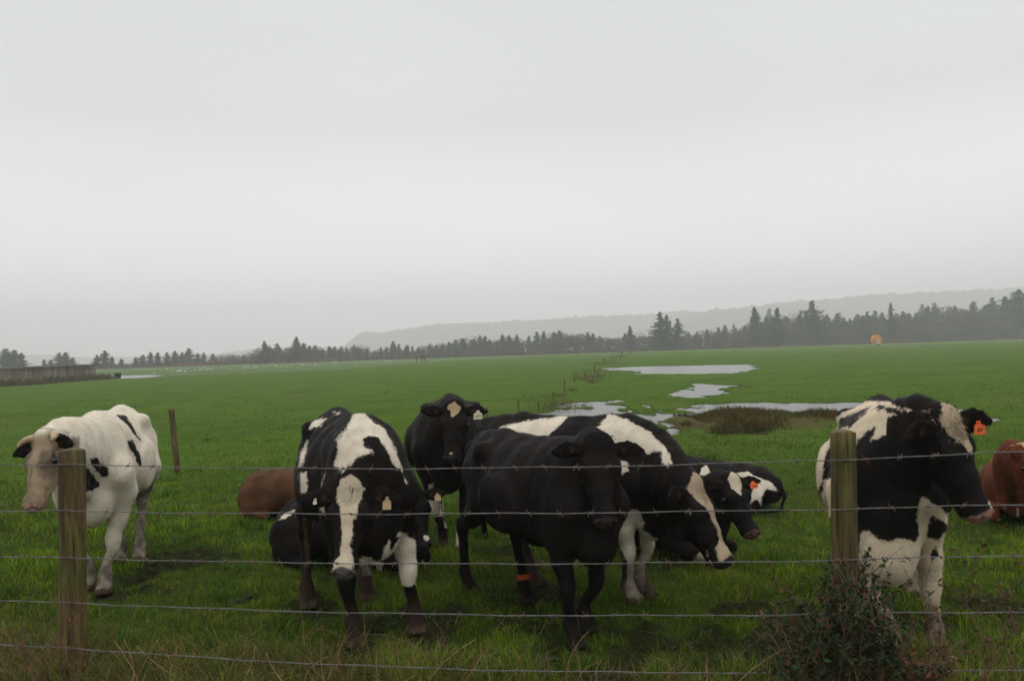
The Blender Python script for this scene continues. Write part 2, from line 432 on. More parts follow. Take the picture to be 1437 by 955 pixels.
ridge('hill', [(-300, 500), (-60, 496), (0, 497), (60, 499), (150, 503), (300, 497), (370, 489), (430, 486), (520, 490), (560, 494)], 1950, 150, 12, 5)

# closed box of misty air
hz = bpy.data.materials.new('haze_air'); hz.use_nodes = True; hz.node_tree.nodes.clear()
ho = hz.node_tree.nodes.new('ShaderNodeOutputMaterial'); hv = hz.node_tree.nodes.new('ShaderNodeVolumePrincipled')
hv.inputs['Color'].default_value = (.97, .975, .98, 1); hv.inputs['Density'].default_value = .00108; hv.inputs['Anisotropy'].default_value = .2
hz.node_tree.links.new(hv.outputs[0], ho.inputs['Volume'])
b = MB(); b.box((0, 0, 79), (5000, 5000, 164)); h = b.build('haze', hz); tag(h, 'pale mist filling the air over the whole pasture', 'haze', kind='stuff')

# ------------------------------------------------------------------ grass
rng = np.random.default_rng(4)
def blades(name, B, h, w, lean, col, mat, label=None, cat=None, kind='stuff', parent=None, curl=None):
    n = len(B); a = rng.uniform(0, 2*pi, n); side = np.stack([np.cos(a), np.sin(a), np.zeros(n)], 1)
    la = rng.uniform(0, 2*pi, n) if curl is None else curl
    ld = np.stack([np.cos(la), np.sin(la), np.zeros(n)], 1)*(lean*h)[:, None]
    up = np.array([0, 0, 1.])
    m = B+up*(h*.55)[:, None]*np.sqrt(np.clip(1-.25*lean**2, .1, 1))[:, None]+ld*.35
    t = B+up*(h*np.sqrt(np.clip(1-lean**2*.75, .05, 1)))[:, None]+ld
    s = side*(w/2)[:, None]
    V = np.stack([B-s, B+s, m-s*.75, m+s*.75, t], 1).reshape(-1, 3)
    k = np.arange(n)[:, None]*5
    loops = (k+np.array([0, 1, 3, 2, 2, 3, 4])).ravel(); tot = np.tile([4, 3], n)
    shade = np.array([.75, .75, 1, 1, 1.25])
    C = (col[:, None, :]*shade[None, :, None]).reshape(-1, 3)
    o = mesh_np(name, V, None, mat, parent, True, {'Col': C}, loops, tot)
    if kind: tag(o, label, cat, kind=kind)
    return o
def sample_field(n, d0, d1, spread=.80, xm=1.2):
    d = d0*(d1/d0)**rng.uniform(0, 1, n)              # density falls as 1/d^2
    x = rng.uniform(-1, 1, n)*(d*spread+xm)
    return x, d
N = 430000
x, y = sample_field(N, 3.7, 42)
cl = fbm([x*1.6, y*1.6], 3, 21); cl2 = fbm([x*6, y*6], 2, 23); cl3 = fbm([x*.3, y*.3], 3, 25)
pmx = puddle(x, y); mdx = mudf(x, y)
keep = rng.uniform(0, 1, N) < (1-sstep(-.1, .5, pmx))*(1-.92*mdx)*(.6+.4*sstep(-.5, .3, cl2))*np.interp(y, [14, 26, 42], [1, .55, .05])
x, y, cl, cl2, cl3, pmx, mdx = [q[keep] for q in (x, y, cl, cl2, cl3, pmx, mdx)]
n = len(x); d = np.hypot(x, y)
rough = sstep(4.75, 4.15, y-(-.148*(x-1.63))*.6)
h = (.030+.026*rng.uniform(0, 1, n)+.065*sstep(.0, .5, cl)+.05*sstep(.05, .5, cl2))*(1+.0*d)
h = h*(1+.9*rough)*(1-.5*mdx)
h = h*np.interp(d, [9, 20, 45], [1, .62, .5])
w = .0042*np.maximum(1, d/5.0)**.78*rng.uniform(.7, 1.3, n)
lean = np.clip(rng.normal(.62, .27, n), .05, .99)
u = np.clip(rng.uniform(0, 1, (n, 1))**1.3+.35*cl2[:, None], 0, 1.2); v = rng.uniform(0, 1, n)
col = np.array([.034, .080, .003])*(1-u)+np.array([.200, .295, .014])*u
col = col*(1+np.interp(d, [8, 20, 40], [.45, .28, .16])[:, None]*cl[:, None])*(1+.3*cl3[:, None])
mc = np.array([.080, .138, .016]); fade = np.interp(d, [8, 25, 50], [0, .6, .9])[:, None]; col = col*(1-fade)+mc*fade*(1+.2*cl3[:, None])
yel = np.array([.15, .15, .035]); col = np.where((v < .06)[:, None], yel*rng.uniform(.6, 1.1, (n, 1)), col)
straw = np.array([.26, .19, .09])
pat3 = fbm([x*.33, y*.33], 4, 77); col = col*(1-.30*sstep(.05, .45, pat3)[:, None]); yv = (.45*sstep(.0, .45, -pat3))[:, None]; col = col*(1-yv)+np.array([.16, .185, .022])*yv*rng.uniform(.5, 1.2, (n, 1))
ps = .035+.05*sstep(.1, .5, -pat3)+.30*rough+.12*mdx
k = (v > 1-ps); col[k] = straw*rng.uniform(.35, 1.0, (k.sum(), 1)); lean[k] = np.clip(lean[k]+.3, 0, .99); h[k] *= 1.15
pale = (v > .06) & (v < .10); col[pale] = np.array([.13, .19, .07])*rng.uniform(.7, 1.2, (pale.sum(), 1))
z = gheight(x, y, pmx, mdx)-.006
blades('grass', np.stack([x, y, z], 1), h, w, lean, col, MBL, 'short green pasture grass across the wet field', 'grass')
print('blades', n)
# clods of trodden mud
nc = 60000; cx, cy_ = sample_field(nc, 4.1, 12, .72, .5); q = mudf(cx, cy_) > .45; cx, cy_ = cx[q][:1500], cy_[q][:1500]; nc = len(cx)
oc = np.array([(1, 0, 0), (0, 1, 0), (-1, 0, 0), (0, -1, 0), (.7, .7, .45), (-.7, .7, .5), (-.7, -.7, .4), (.7, -.7, .5), (0, 0, .9)], float)
of = np.array([(0, 4, 8), (4, 1, 8), (1, 5, 8), (5, 2, 8), (2, 6, 8), (6, 3, 8), (3, 7, 8), (7, 0, 8), (0, 1, 4), (1, 2, 5), (2, 3, 6), (3, 0, 7)])
sz = rng.uniform(.006, .020, (nc, 1, 1))**1.0*np.array([1.2, 1, .6]); V = oc[None]*sz*rng.uniform(.65, 1.35, (nc, 9, 3)); V = V+np.stack([cx, cy_, gheight(cx, cy_)-.004], 1)[:, None, :]
tag(mesh_np('mud_clods', V.reshape(-1, 3), (of[None]+np.arange(nc)[:, None, None]*9).reshape(-1, 3), MCLOD, smooth=True), 'dark clods of mud trodden up around the cows', 'mud', kind='stuff')
# rank tufts
nt = 330; tx, ty = sample_field(nt, 4.05, 13, .72, .5)
bx, by, bh, bc, bw, bl = [], [], [], [], [], []
for i in range(nt):
    near = ty[i] < 4.9
    m = int(rng.integers(18, 60)); r = rng.uniform(.03, .09)
    hh = rng.uniform(.08, .17)*(1.25 if near else 1)
    bx.append(tx[i]+rng.normal(0, r, m)); by.append(ty[i]+rng.normal(0, r, m)); bh.append(hh*rng.uniform(.6, 1.2, m))
    c = np.array([.050, .105, .012])*rng.uniform(.7, 1.6); c = np.tile(c, (m, 1))*rng.uniform(.7, 1.3, (m, 1))
    bc.append(c); bw.append(np.full(m, .006)*max(1, ty[i]/6)*rng.uniform(.7, 1.3, m)); bl.append(np.clip(rng.normal(.65, .2, m), .1, .98))
X, Y = np.concatenate(bx), np.concatenate(by)
kk = (puddle(X, Y) < -.1) & (mudf(X, Y) < .5)
blades('grass_tufts', np.stack([X, Y, gheight(X, Y)-.01], 1)[kk], np.concatenate(bh)[kk], np.concatenate(bw)[kk], np.concatenate(bl)[kk], np.concatenate(bc)[kk], MBL, 'longer rank grass tufts dotted over the near pasture', 'grass tufts')
# dry stalks and long weeds by the fence
def fence_y(x): return 3.75-.1477*(x-1.63)
n = 8500; X = rng.uniform(-3.9, 4.4, n); Y = fence_y(X)+rng.uniform(-.35, .42, n)**1.0
wgt = fbm([X*1.2, Y*1.2], 3, 31)+.85*sstep(0.8, -2.4, X)+.5*np.exp(-((X-2.0)/.8)**2)
kk = rng.uniform(-.3, 1.0, n) < wgt; X, Y = X[kk], Y[kk]; n = len(X)
hh = rng.uniform(.12, .34, n)*(1+.25*sstep(0, -2.5, X)); cc = np.array([.25, .165, .075])*rng.uniform(.3, 1.05, (n, 1))
gg = rng.uniform(0, 1, n) < .35; cc[gg] = np.array([.07, .09, .025])*rng.uniform(.6, 1.3, (gg.sum(), 1))
blades('dry_grass', np.stack([X, Y, gheight(X, Y)-.01], 1), hh, rng.uniform(.003, .006, n), np.clip(rng.normal(.7, .2, n), .1, .99), cc, MBL, 'straw coloured dead grass and long green blades under the fence wires', 'dry grass')
# rushes on the bank in the flooded corner
n = 26000; lo, hi = BANK.min(0)-1, BANK.max(0)+1
X = rng.uniform(lo[0], hi[0], n); Y = rng.uniform(lo[1], hi[1], n)
s = poly_sd(X, Y, BANK)+fbm([X*1.3, Y*.9], 4, 3)*1.3
kk = (s > -.15); X, Y, s = X[kk], Y[kk], s[kk]; n = len(X)
cn = fbm([X*1.1, Y*1.1], 3, 41)
hh = (.10+.16*sstep(-.2, .8, s)*(.5+1.0*sstep(-.4, .5, cn)))*rng.uniform(.5, 1.1, n)
mixc = sstep(-.25, .35, cn+rng.normal(0, .25, n))[:, None]
cc = (np.array([.040, .060, .012])*(1-mixc)+np.array([.105, .062, .020])*mixc)*rng.uniform(.45, 1.25, (n, 1))
blades('rushes', np.stack([X, Y, np.full(n, .02)], 1), hh, rng.uniform(.012, .024, n), np.clip(rng.normal(.45, .25, n), .05, .98), cc, MBL, 'brown and olive rushes on the low bank between the flood puddles', 'rushes')
# tussocks of bleached grass along the old fence line
lnx = [(712, 612), (735, 604), (755, 596), (775, 590), (790, 560), (800, 548), (815, 542), (822, 532), (838, 521), (848, 508), (872, 499)]
P = np.array([ground(a, b)[:2] for a, b in lnx]); tt = rng.uniform(0, len(P)-1.001, 9000); ii = tt.astype(int); ff = (tt-ii)[:, None]
Q = P[ii]*(1-ff)+P[ii+1]*ff; wdt = .22+Q[:, 1]*.008
Q = Q+rng.normal(0, 1, Q.shape)*wdt[:, None]; den = fbm([Q[:, 0]*.4, Q[:, 1]*.25], 3, 51)
Q = Q[(den > .12) & (Q[:, 1] > 19)]; n = len(Q)
cc = np.array([.20, .13, .07])*rng.uniform(.4, 1.1, (n, 1)); gg = rng.uniform(0, 1, n) < .4; cc[gg] = np.array([.06, .09, .025])
blades('tussocks', np.column_stack([Q, np.zeros(n)]), rng.uniform(.06, .20, n), .007*np.maximum(1, Q[:, 1]/14)*rng.uniform(.7, 1.3, n), rng.uniform(.2, .9, n), cc, MBL, 'bleached tussocks running along the far fence line', 'tussocks')
# ------------------------------------------------------------------ implicit-surface sculpting
def nrm(v): v = np.asarray(v, float); return v/(np.linalg.norm(v)+1e-12)
class SDF:
    def __init__(s, lo, hi, coarse, boxes, fine):
        ax = []
        for k in range(3):
            p = [lo[k]]
            while p[-1] < hi[k]:
                st = coarse
                for (a, b) in boxes:
                    if a[k]-.02 < p[-1] < b[k]: st = fine
                p.append(p[-1]+st)
            ax.append(np.array(p))
        s.ax = ax; s.F = np.full([len(a) for a in ax], 1.0)
    def region(s, lo, hi):
        sl = []
        for k in range(3):
            i0 = max(0, np.searchsorted(s.ax[k], lo[k])-1); i1 = min(len(s.ax[k]), np.searchsorted(s.ax[k], hi[k])+1)
            sl.append(slice(i0, max(i1, i0)))
        return tuple(sl)
    def seg(s, a, b, ra, rb, up=(0, 0, 1), k=.04, sub=False, cap=1.0):
        a = np.asarray(a, float); b = np.asarray(b, float)
        if np.isscalar(ra): ra = (ra, ra)
        if np.isscalar(rb): rb = (rb, rb)
        m = max(max(ra), max(rb))*max(1, cap)+k+.03
        sl = s.region(np.minimum(a, b)-m, np.maximum(a, b)+m)
        X, Y, Z = s.ax[0][sl[0]][:, None, None]-a[0], s.ax[1][sl[1]][None, :, None]-a[1], s.ax[2][sl[2]][None, None, :]-a[2]
        if X.size == 0 or Y.size == 0 or Z.size == 0: return
        d = b-a; L = np.linalg.norm(d); A = d/L if L > 1e-6 else np.array([1., 0, 0])
        u = np.asarray(up, float); u = u-A*(u@A)
        if np.linalg.norm(u) < 1e-3: u = np.array([1., 0, 0])-A*A[0]
        u = nrm(u); v = np.cross(u, A)
        l = X*A[0]+Y*A[1]+Z*A[2]; U = X*u[0]+Y*u[1]+Z*u[2]; W = X*v[0]+Y*v[1]+Z*v[2]
        t = np.clip(l/max(L, 1e-6), 0, 1); e = l-t*L
        w = ra[0]+(rb[0]-ra[0])*t; h = ra[1]+(rb[1]-ra[1])*t; r = np.minimum(w, h)*cap
        k0 = np.sqrt((W/w)**2+(U/h)**2+(e/r)**2); k1 = np.sqrt((W/w**2)**2+(U/h**2)**2+(e/r**2)**2)+1e-9
        D = k0*(k0-1)/k1
        D = np.where(k0 < .2, -np.minimum(w, h)*.8, D)
        F = s.F[sl]
        if sub:
            D = -D; hh = np.clip(.5+.5*(D-F)/k, 0, 1); s.F[sl] = F*(1-hh)+D*hh+k*hh*(1-hh)
        else:
            hh = np.clip(.5+.5*(F-D)/k, 0, 1); s.F[sl] = F*(1-hh)+D*hh-k*hh*(1-hh)
    def ell(s, c, r, fwd=(1, 0, 0), up=(0, 0, 1), k=.04, sub=False):
        """ellipsoid: r = (along fwd, side, up)"""
        f = nrm(fwd); c = np.asarray(c, float); e = 1e-4
        s.seg(c-f*e, c+f*e, (r[1], r[2]), (r[1], r[2]), up, k, sub, cap=r[0]/min(r[1], r[2]))
    def mesh(s, smooth=2):
        F = s.F; S = F < 0; ax = s.ax
        c = [F[i:F.shape[0]-1+i, j:F.shape[1]-1+j, k:F.shape[2]-1+k] for i in (0, 1) for j in (0, 1) for k in (0, 1)]
        cnt = sum((q < 0).astype(np.int8) for q in c); mix = (cnt > 0) & (cnt < 8)
        ci, cj, ck = np.nonzero(mix); n = len(ci)
        cid = np.full(mix.shape, -1, dtype=np.int64); cid[mix] = np.arange(n)
        V = np.stack([q[mix] for q in c], 1)
        P = np.zeros((n, 3)); C = np.zeros(n)
        offs = [(i, j, k) for i in (0, 1) for j in (0, 1) for k in (0, 1)]
        for m, o in enumerate(offs):
            for a in range(3):
                if o[a]: continue
                o2 = list(o); o2[a] = 1; m2 = offs.index(tuple(o2))
                f0, f1 = V[:, m], V[:, m2]; x = (f0 < 0) != (f1 < 0)
                t = np.where(x, f0/np.where(x, f0-f1, 1), 0)
                p0 = np.stack([ax[q][[ci, cj, ck][q]+o[q]] for q in range(3)], 1); p1 = p0.copy()
                p1[:, a] = ax[a][[ci, cj, ck][a]+1]
                P += np.where(x[:, None], p0+(p1-p0)*t[:, None], 0); C += x
        P /= C[:, None]
        Q = []
        for a in range(3):
            b, d = (a+1) % 3, (a+2) % 3
            lo = [slice(None)]*3; hi = [slice(None)]*3; lo[a] = slice(0, -1); hi[a] = slice(1, None)
            for q in (b, d): lo[q] = slice(1, -1); hi[q] = slice(1, -1)
            s0, s1 = S[tuple(lo)], S[tuple(hi)]; idx = np.nonzero(s0 != s1)
            ins = s0[idx]; g = [None]*3; g[a] = idx[a]; g[b] = idx[b]+1; g[d] = idx[d]+1
            def cell(ob, od):
                z = [None]*3; z[a] = g[a]; z[b] = g[b]-1+ob; z[d] = g[d]-1+od
                return cid[z[0], z[1], z[2]]
            q = np.stack([cell(0, 0), cell(1, 0), cell(1, 1), cell(0, 1)], 1)
            q = np.where(ins[:, None], q, q[:, ::-1]); Q.append(q)
        Q = np.concatenate(Q)
        for _ in range(smooth):
            A = np.zeros_like(P); N = np.zeros(n)
            for k in range(4):
                i, j = Q[:, k], Q[:, (k+1) % 4]
                for q in range(3): A[:, q] += np.bincount(i, P[j, q], n)+np.bincount(j, P[i, q], n)
                N += np.bincount(i, minlength=n)+np.bincount(j, minlength=n)
            P = P*.5+.5*A/np.maximum(N, 1)[:, None]
        return P, Q

# ------------------------------------------------------------------ the cows
BLACK = np.array([.0055, .005, .0052]); WHITE = np.array([.72, .65, .535])
def blaze_sd(H, pts):
    """half width profile along the face: (x, centre, half width)"""
    H = H+np.stack([fbm([H[:, 0]*16+k*5, H[:, 1]*16, H[:, 2]*16], 4, 61+k) for k in range(3)], 1)*.016
    pts = np.array(pts); c = np.interp(H[:, 0], pts[:, 0], pts[:, 1]); w = np.interp(H[:, 0], pts[:, 0], pts[:, 2], left=-.1, right=-.1)
    return np.minimum(w-np.abs(H[:, 1]-c), (H[:, 2]+.105)*.9)
def fur(cow, body, P, Q, A, H, fwl, n, length, seed):
    """short coat hair standing a little off the skin, carrying the coat's own colours"""
    r = np.random.default_rng(seed)
    a, b, c, d = (P[Q[:, i]] for i in range(4)); nm = np.cross(c-a, d-b); ar = np.linalg.norm(nm, axis=1); nm = nm/(ar[:, None]+1e-12)
    cs = np.cumsum(ar); f = np.searchsorted(cs, r.uniform(0, cs[-1], n)); f = np.clip(f, 0, len(Q)-1)
    u, v = r.uniform(0, 1, (n, 1)), r.uniform(0, 1, (n, 1))
    root = a[f]*(1-u)*(1-v)+b[f]*u*(1-v)+c[f]*u*v+d[f]*(1-u)*v; N = nm[f]
    vi = Q[f, 0]; hx = H[vi]; head = ((hx[:, 0] > -.05) & (np.abs(hx[:, 1]) < .25) & (hx[:, 2] > -.26) & (hx[:, 2] < .1))[:, None]
    fl = np.where(head, fwl, np.array([-.55, 0, -.85])); cl = np.stack([fbm([root[:, 0]*9+k*7, root[:, 1]*9, root[:, 2]*9], 2, 91+k) for k in range(3)], 1)
    fl = fl+cl*.9+r.normal(0, .25, (n, 3)); fl = fl-N*(fl*N).sum(1, keepdims=True); fl /= np.linalg.norm(fl, axis=1, keepdims=True)+1e-9
    keep = ((hx[:, 0] < .42) | ~head[:, 0]) & (root[:, 2] > .07)
    L = length*r.uniform(.5, 1.25, (n, 1))*np.where(head, .75, 1); sd = np.cross(fl, N)*.0013
    tip = root+fl*L+N*L*r.uniform(.12, .5, (n, 1)); V = np.stack([root-sd-N*.002, root+sd-N*.002, tip], 1)[keep].reshape(-1, 3); vi = vi[keep]; m = len(vi)
    at_ = {k: np.repeat(x[vi], 3, 0) for k, x in A.items()}
    o = mesh_np('fur', V, np.arange(m*3).reshape(-1, 3), MFUR, cow, False, at_); o['kind'] = 'stuff'
def make_cow(name, label, loc, head, scale=1.0, pose='stand', feet=None, poll=None, muz=None, face=(0, -1, .3), hs=1.0, coat=None,
             ears=((1, .05, -.1), (1, .05, -.1)), res=(.019, .011), fat=1.0, group=None, tail=True, horns=False, ear_w=1.0, muzzle_col=(.03, .025, .025), neck_up=.0, mat=None, hoof_col=(.07, .048, .032), brisket=0.0, hairs=0):
    h = nrm([head[0], head[1], 0]); left = np.array([-h[1], h[0], 0]); R = np.stack([h, left, [0, 0, 1]], 1)   # local -> world
    loc = np.array([loc[0], loc[1], 0.0])
    def wl(p): return (np.asarray(p, float)-loc)@R/scale
    def wd(v): return np.asarray(v, float)@R
    pl = wl(poll); fw = nrm(wd(np.asarray(muz)-np.asarray(poll))); up = wd(face); up = nrm(up-fw*(up@fw)); lf = np.cross(up, fw)
    HR = np.stack([fw, lf, up], 1)                        # head -> local
    q = hs/scale
    def hp(x, y, z): return pl+HR@(np.array([x, y, z])*q)
    def hd(x, y, z): return HR@np.array([x, y, z], float)
    hb = np.array([hp(x, y, z) for x in (-.12, .58) for y in (-.3, .3) for z in (-.22, .1)])
    ft = feet or {}
    lie = pose == 'lie'
    lo = np.minimum([-1.12, -.52 if not lie else -.62, -.03], hb.min(0)-.02); hi = np.maximum([1.0, .52 if not lie else .62, 1.5 if not lie else .8], hb.max(0)+.02)
    S = SDF(lo, hi, res[0], [(hb.min(0)+.02, hb.max(0)-.02)], res[1])
    # trunk
    if not lie:
        sec = [(-.93, 1.19, .13, .17), (-.76, 1.14, .215, .25), (-.52, 1.07, .27, .325), (-.22, 1.015, .315, .375), (.08, 1.0, .325, .39), (.36, 1.01, .29, .40), (.58, 1.03, .25, .39), (.77, .99, .19, .31)]
    else:
        sec = [(-.88, .30, .18, .17), (-.66, .34, .31, .26), (-.4, .345, .37, .285), (-.1, .34, .41, .29), (.2, .35, .38, .30), (.45, .38, .30, .30), (.66, .42, .2, .27)]
    for a, b in zip(sec[:-1], sec[1:]):
        S.seg((a[0], 0, a[1]), (b[0], 0, b[1]), (a[2]*fat, a[3]), (b[2]*fat, b[3]), k=.09, cap=.5)
    dz = 0 if not lie else -.76
    if not lie:
        S.seg((-.93, 0, 1.345), (-.52, 0, 1.375), .035, .045, k=.09); S.seg((-.52, 0, 1.375), (.1, 0, 1.345), .045, .04, k=.09); S.seg((.1, 0, 1.345), (.52, 0, 1.40), .04, .045, k=.1)
        for s_ in (1, -1):
            S.ell((-.50, s_*.235*fat, 1.29), (.075, .05, .055), k=.1); S.ell((-.92, s_*.115, 1.25), (.05, .045, .05), k=.07)
            S.seg((.50, s_*.13, 1.30), (.68, s_*.215*fat, .98), (.05, .10), (.06, .11), up=(1, 0, .3), k=.08)
            S.ell((-.36, s_*.36*fat, 1.17), (.13, .07, .10), k=.12, sub=True)
            S.ell((.36, s_*.345*fat, 1.0), (.05, .05, .22), k=.10, sub=True)
            S.ell((-.05, s_*.33*fat, .93), (.26, .06, .2), k=.12)
        S.ell((.74, 0, .74+brisket*.5), (.14, .15, .17-brisket*.5), k=.10); S.ell((-.47, 0, .70), (.17, .14, .12), k=.08)
        for s_ in (1, -1):                # legs
            fk = ('FL', 'FR')[s_ < 0]; F_ = wl(ft[fk]) if fk in ft else np.array([.60, s_*.17, 0.])
            F_[2] = 0
            E = np.array([.55, s_*.20, .80]); K = (E*.48+F_*.52)+np.array([.035, 0, 0]); K[2] = .42
            sh = np.array([F_[0]-.015, F_[1], .155]); up_ = (1, 0, 0)
            S.seg((.67, s_*.20, .98), E, (.095, .14), (.092, .125), up_, k=.09)
            mid = E*.45+K*.55
            S.seg(E, mid, (.090, .118), (.068, .076), up_, k=.05); S.seg(mid, K+[0, 0, .05], (.068, .074), (.056, .057), up_, k=.03)
            S.ell(K, (.060, .059, .070), k=.025)
            S.seg(K-[0, 0, .06], sh+[0, 0, .05], (.041, .045), (.037, .043), up_, k=.025)
            S.ell(sh, (.055, .053, .050), k=.025); S.ell(sh+np.array([-.045, 0, -.01]), (.02, .03, .025), k=.02)
            S.seg(sh, F_+[.03, 0, .075], (.046, .048), (.054, .056), up_, k=.02)
            for t_ in (1, -1): S.seg(F_+[.045, t_*.030, .07], F_+[.06, t_*.033, .02], (.030, .05), (.036, .074), up_, k=.006, cap=.5)
            fk = ('HL', 'HR')[s_ < 0]; F_ = wl(ft[fk]) if fk in ft else np.array([-.66, s_*.17, 0.])
            F_[2] = 0
            St = np.array([-.46, s_*.235, .86]); Hk = np.array([F_[0]*.8-.62*.2-.11, F_[1]*.85+s_*.03, .53])
            sh = np.array([F_[0]-.025, F_[1], .155])
            S.seg((-.66, s_*.16, 1.12), St, (.115, .22), (.085, .15), up_, k=.08)
            S.seg((-.82, s_*.13, 1.12), (-.70, s_*.16, .80), (.07, .12), (.055, .09), up_, k=.08)
            mid = St*.42+Hk*.58+np.array([-.01, 0, 0])
            S.seg(St, mid, (.09, .14), (.060, .086), up_, k=.06); S.seg(mid, Hk+[.005, 0, .05], (.058, .08), (.046, .062), up_, k=.04)
            S.ell(Hk, (.068, .052, .07), k=.025); S.ell(Hk+[-.045, 0, .05], (.03, .022, .04), k=.02)
            S.seg(Hk-[0, 0, .05], sh+[0, 0, .05], (.039, .051), (.036, .045), up_, k=.025)
            S.ell(sh, (.055, .053, .050), k=.025); S.ell(sh+np.array([-.045, 0, -.01]), (.02, .03, .025), k=.02)
            S.seg(sh, F_+[.03, 0, .075], (.046, .048), (.054, .056), up_, k=.02)
            for t_ in (1, -1): S.seg(F_+[.045, t_*.030, .07], F_+[.06, t_*.033, .02], (.030, .05), (.036, .074), up_, k=.006, cap=.5)
    else:
        S.seg((-.85, 0, .44), (.5, 0, .62), .04, .05, k=.1)
        for s_ in (1, -1):
            S.ell((-.5, s_*.24, .52), (.07, .05, .05), k=.1); S.ell((-.56, s_*.30, .24), (.26, .13, .21), k=.09)
            S.seg((-.22, s_*.36, .20), (-.60, s_*.38, .12), (.09, .11), (.07, .08), k=.09); S.seg((-.62, s_*.40, .08), (-.22, s_*.45, .055), (.045, .05), (.045, .045), k=.05)
            S.seg((.48, s_*.20, .42), (.44, s_*.25, .20), (.09, .13), (.08, .09), (1, 0, 0), k=.08)
            S.seg((.44, s_*.25, .16), (.80, s_*.19, .10), (.07, .07), (.05, .055), k=.05); S.seg((.80, s_*.19, .07), (.50, s_*.16, .045), (.036, .038), (.04, .045), k=.03)
        S.ell((.68, 0, .26), (.15, .13, .17), k=.09)
    # tail
    if tail:
        T = [(-.95, 0, 1.33), (-1.02, .0, 1.2), (-1.03, .01, .95), (-1.01, .02, .7), (-.99, .03, .5)] if not lie else [(-.92, 0, .42), (-1.02, .03, .25), (-.98, .12, .07), (-.8, .2, .04)]
        rr = [.042, .03, .022, .018, .028] if not lie else [.04, .03, .022, .03]
        for i in range(len(T)-1): S.seg(T[i], T[i+1], rr[i], rr[i+1], k=.03)
    # neck
    base = np.array([.56, 0, 1.13]) if not lie else np.array([.50, 0, .44])
    hb0 = hp(.02, 0, -.105); v0 = np.array([1., 0, .12+neck_up]); L = np.linalg.norm(hb0-base)
    ctl = base+nrm(v0)*L*.45
    ctl2 = hb0-hd(-.15, 0, .9)*L*.18+hd(-1, 0, 0)*L*.12
    ts = np.linspace(0, 1, 8)
    B = np.array([(1-t)**3*base+3*(1-t)**2*t*ctl+3*(1-t)*t*t*ctl2+t**3*hb0 for t in ts])
    w0, h0 = (.19*fat, .30) if not lie else (.19, .24)
    w1, h1 = .082*q, .125*q
    wv = [w0+(w1-w0)*min(1, t**.75) for t in ts]; hv_ = [h0+(h1-h0)*min(1, t**.8) for t in ts]
    for i in range(7):
        ax_ = nrm(B[i+1]-B[i]); u0 = np.array([-ax_[2]*h[0]*0-ax_[2], 0, 1.0])*(1-ts[i])+hd(-.5, 0, .85)*ts[i]
        S.seg(B[i], B[i+1], (wv[i], hv_[i]), (wv[i+1], hv_[i+1]), u0, k=.07, cap=.6)
    thr = hp(.14, 0, -.22); ch = np.array([.84, 0, .86]) if not lie else np.array([.74, 0, .3])
    for i in range(4):      # dewlap
        a_ = ch+(thr-ch)*(i/4); b_ = ch+(thr-ch)*((i+1)/4); sag = lambda t: -.05*sin(pi*t)
        S.seg(a_+[0, 0, sag(i/4)], b_+[0, 0, sag((i+1)/4)], (.045, .07), (.04, .055), k=.09)
    # head
    def hseg(a, b, ra, rb, k=.03, sub=False, up_=(0, 0, 1), cap=1.0):
        S.seg(hp(*a), hp(*b), (ra[0]*q, ra[1]*q), (rb[0]*q, rb[1]*q), hd(*up_), k*q, sub, cap)
    def hell(c, r, k=.03, sub=False, f=(1, 0, 0), up_=(0, 0, 1)):
        S.ell(hp(*c), (r[0]*q, r[1]*q, r[2]*q), hd(*f), hd(*up_), k*q, sub)
    hseg((.03, 0, -.065), (.18, 0, -.065), (.098, .074), (.106, .074), k=.05)
    hseg((.18, 0, -.065), (.30, 0, -.065), (.100, .072), (.067, .064), k=.04)
    hseg((.30, 0, -.065), (.44, 0, -.060), (.065, .064), (.059, .055), k=.04)
    hseg((.10, 0, -.15), (.26, 0, -.135), (.078, .085), (.064, .068), k=.05)
    hseg((.26, 0, -.135), (.43, 0, -.108), (.060, .060), (.050, .040), k=.04)
    hell((-.005, 0, -.03), (.05, .075, .042), k=.05)
    hell((.455, 0, -.060), (.056, .070, .060), k=.04)
    hell((.487, 0, -.05), (.034, .060, .044), k=.03)
    hell((.445, 0, -.112), (.045, .048, .026), k=.02)
    for s_ in (1, -1):
        hseg((.10, s_*.055, -.13), (.22, s_*.05, -.12), (.042, .062), (.035, .05), k=.04)
        hell((.155, s_*.100, -.030), (.050, .026, .026), k=.03)
        hseg((.21, s_*.085, -.075), (.34, s_*.05, -.085), (.02, .016), (.014, .012), k=.03)
        hell((.175, s_*.127, -.058), (.026, .016, .019), k=.018, sub=True)
        hell((.176, s_*.120, -.035), (.030, .012, .009), k=.012); hell((.176, s_*.117, -.082), (.028, .010, .008), k=.012)
        hell((.500, s_*.040, -.030), (.020, .012, .017), k=.012, sub=True, f=(.8, .0, .5))
        hell((.488, s_*.060, -.028), (.012, .010, .020), k=.012)
        hseg((.37, s_*.062, -.088), (.47, s_*.064, -.090), (.012, .004), (.010, .004), k=.010, sub=True)
        # ear
        ev = ears[0] if s_ > 0 else ears[1]          # (out, toward face normal, along face)
        d_ = nrm(np.array([ev[2], s_*ev[0], ev[1]])); on = np.array([.55, 0, .84]); on = nrm(on-d_*(on@d_))
        b0 = np.array([.045, s_*.085, -.055]); el = .205
        pts = [(0, .028, .026), (.25, .046*ear_w, .017), (.5, .058*ear_w, .0125), (.75, .046*ear_w, .011), (1.0, .014, .010)]
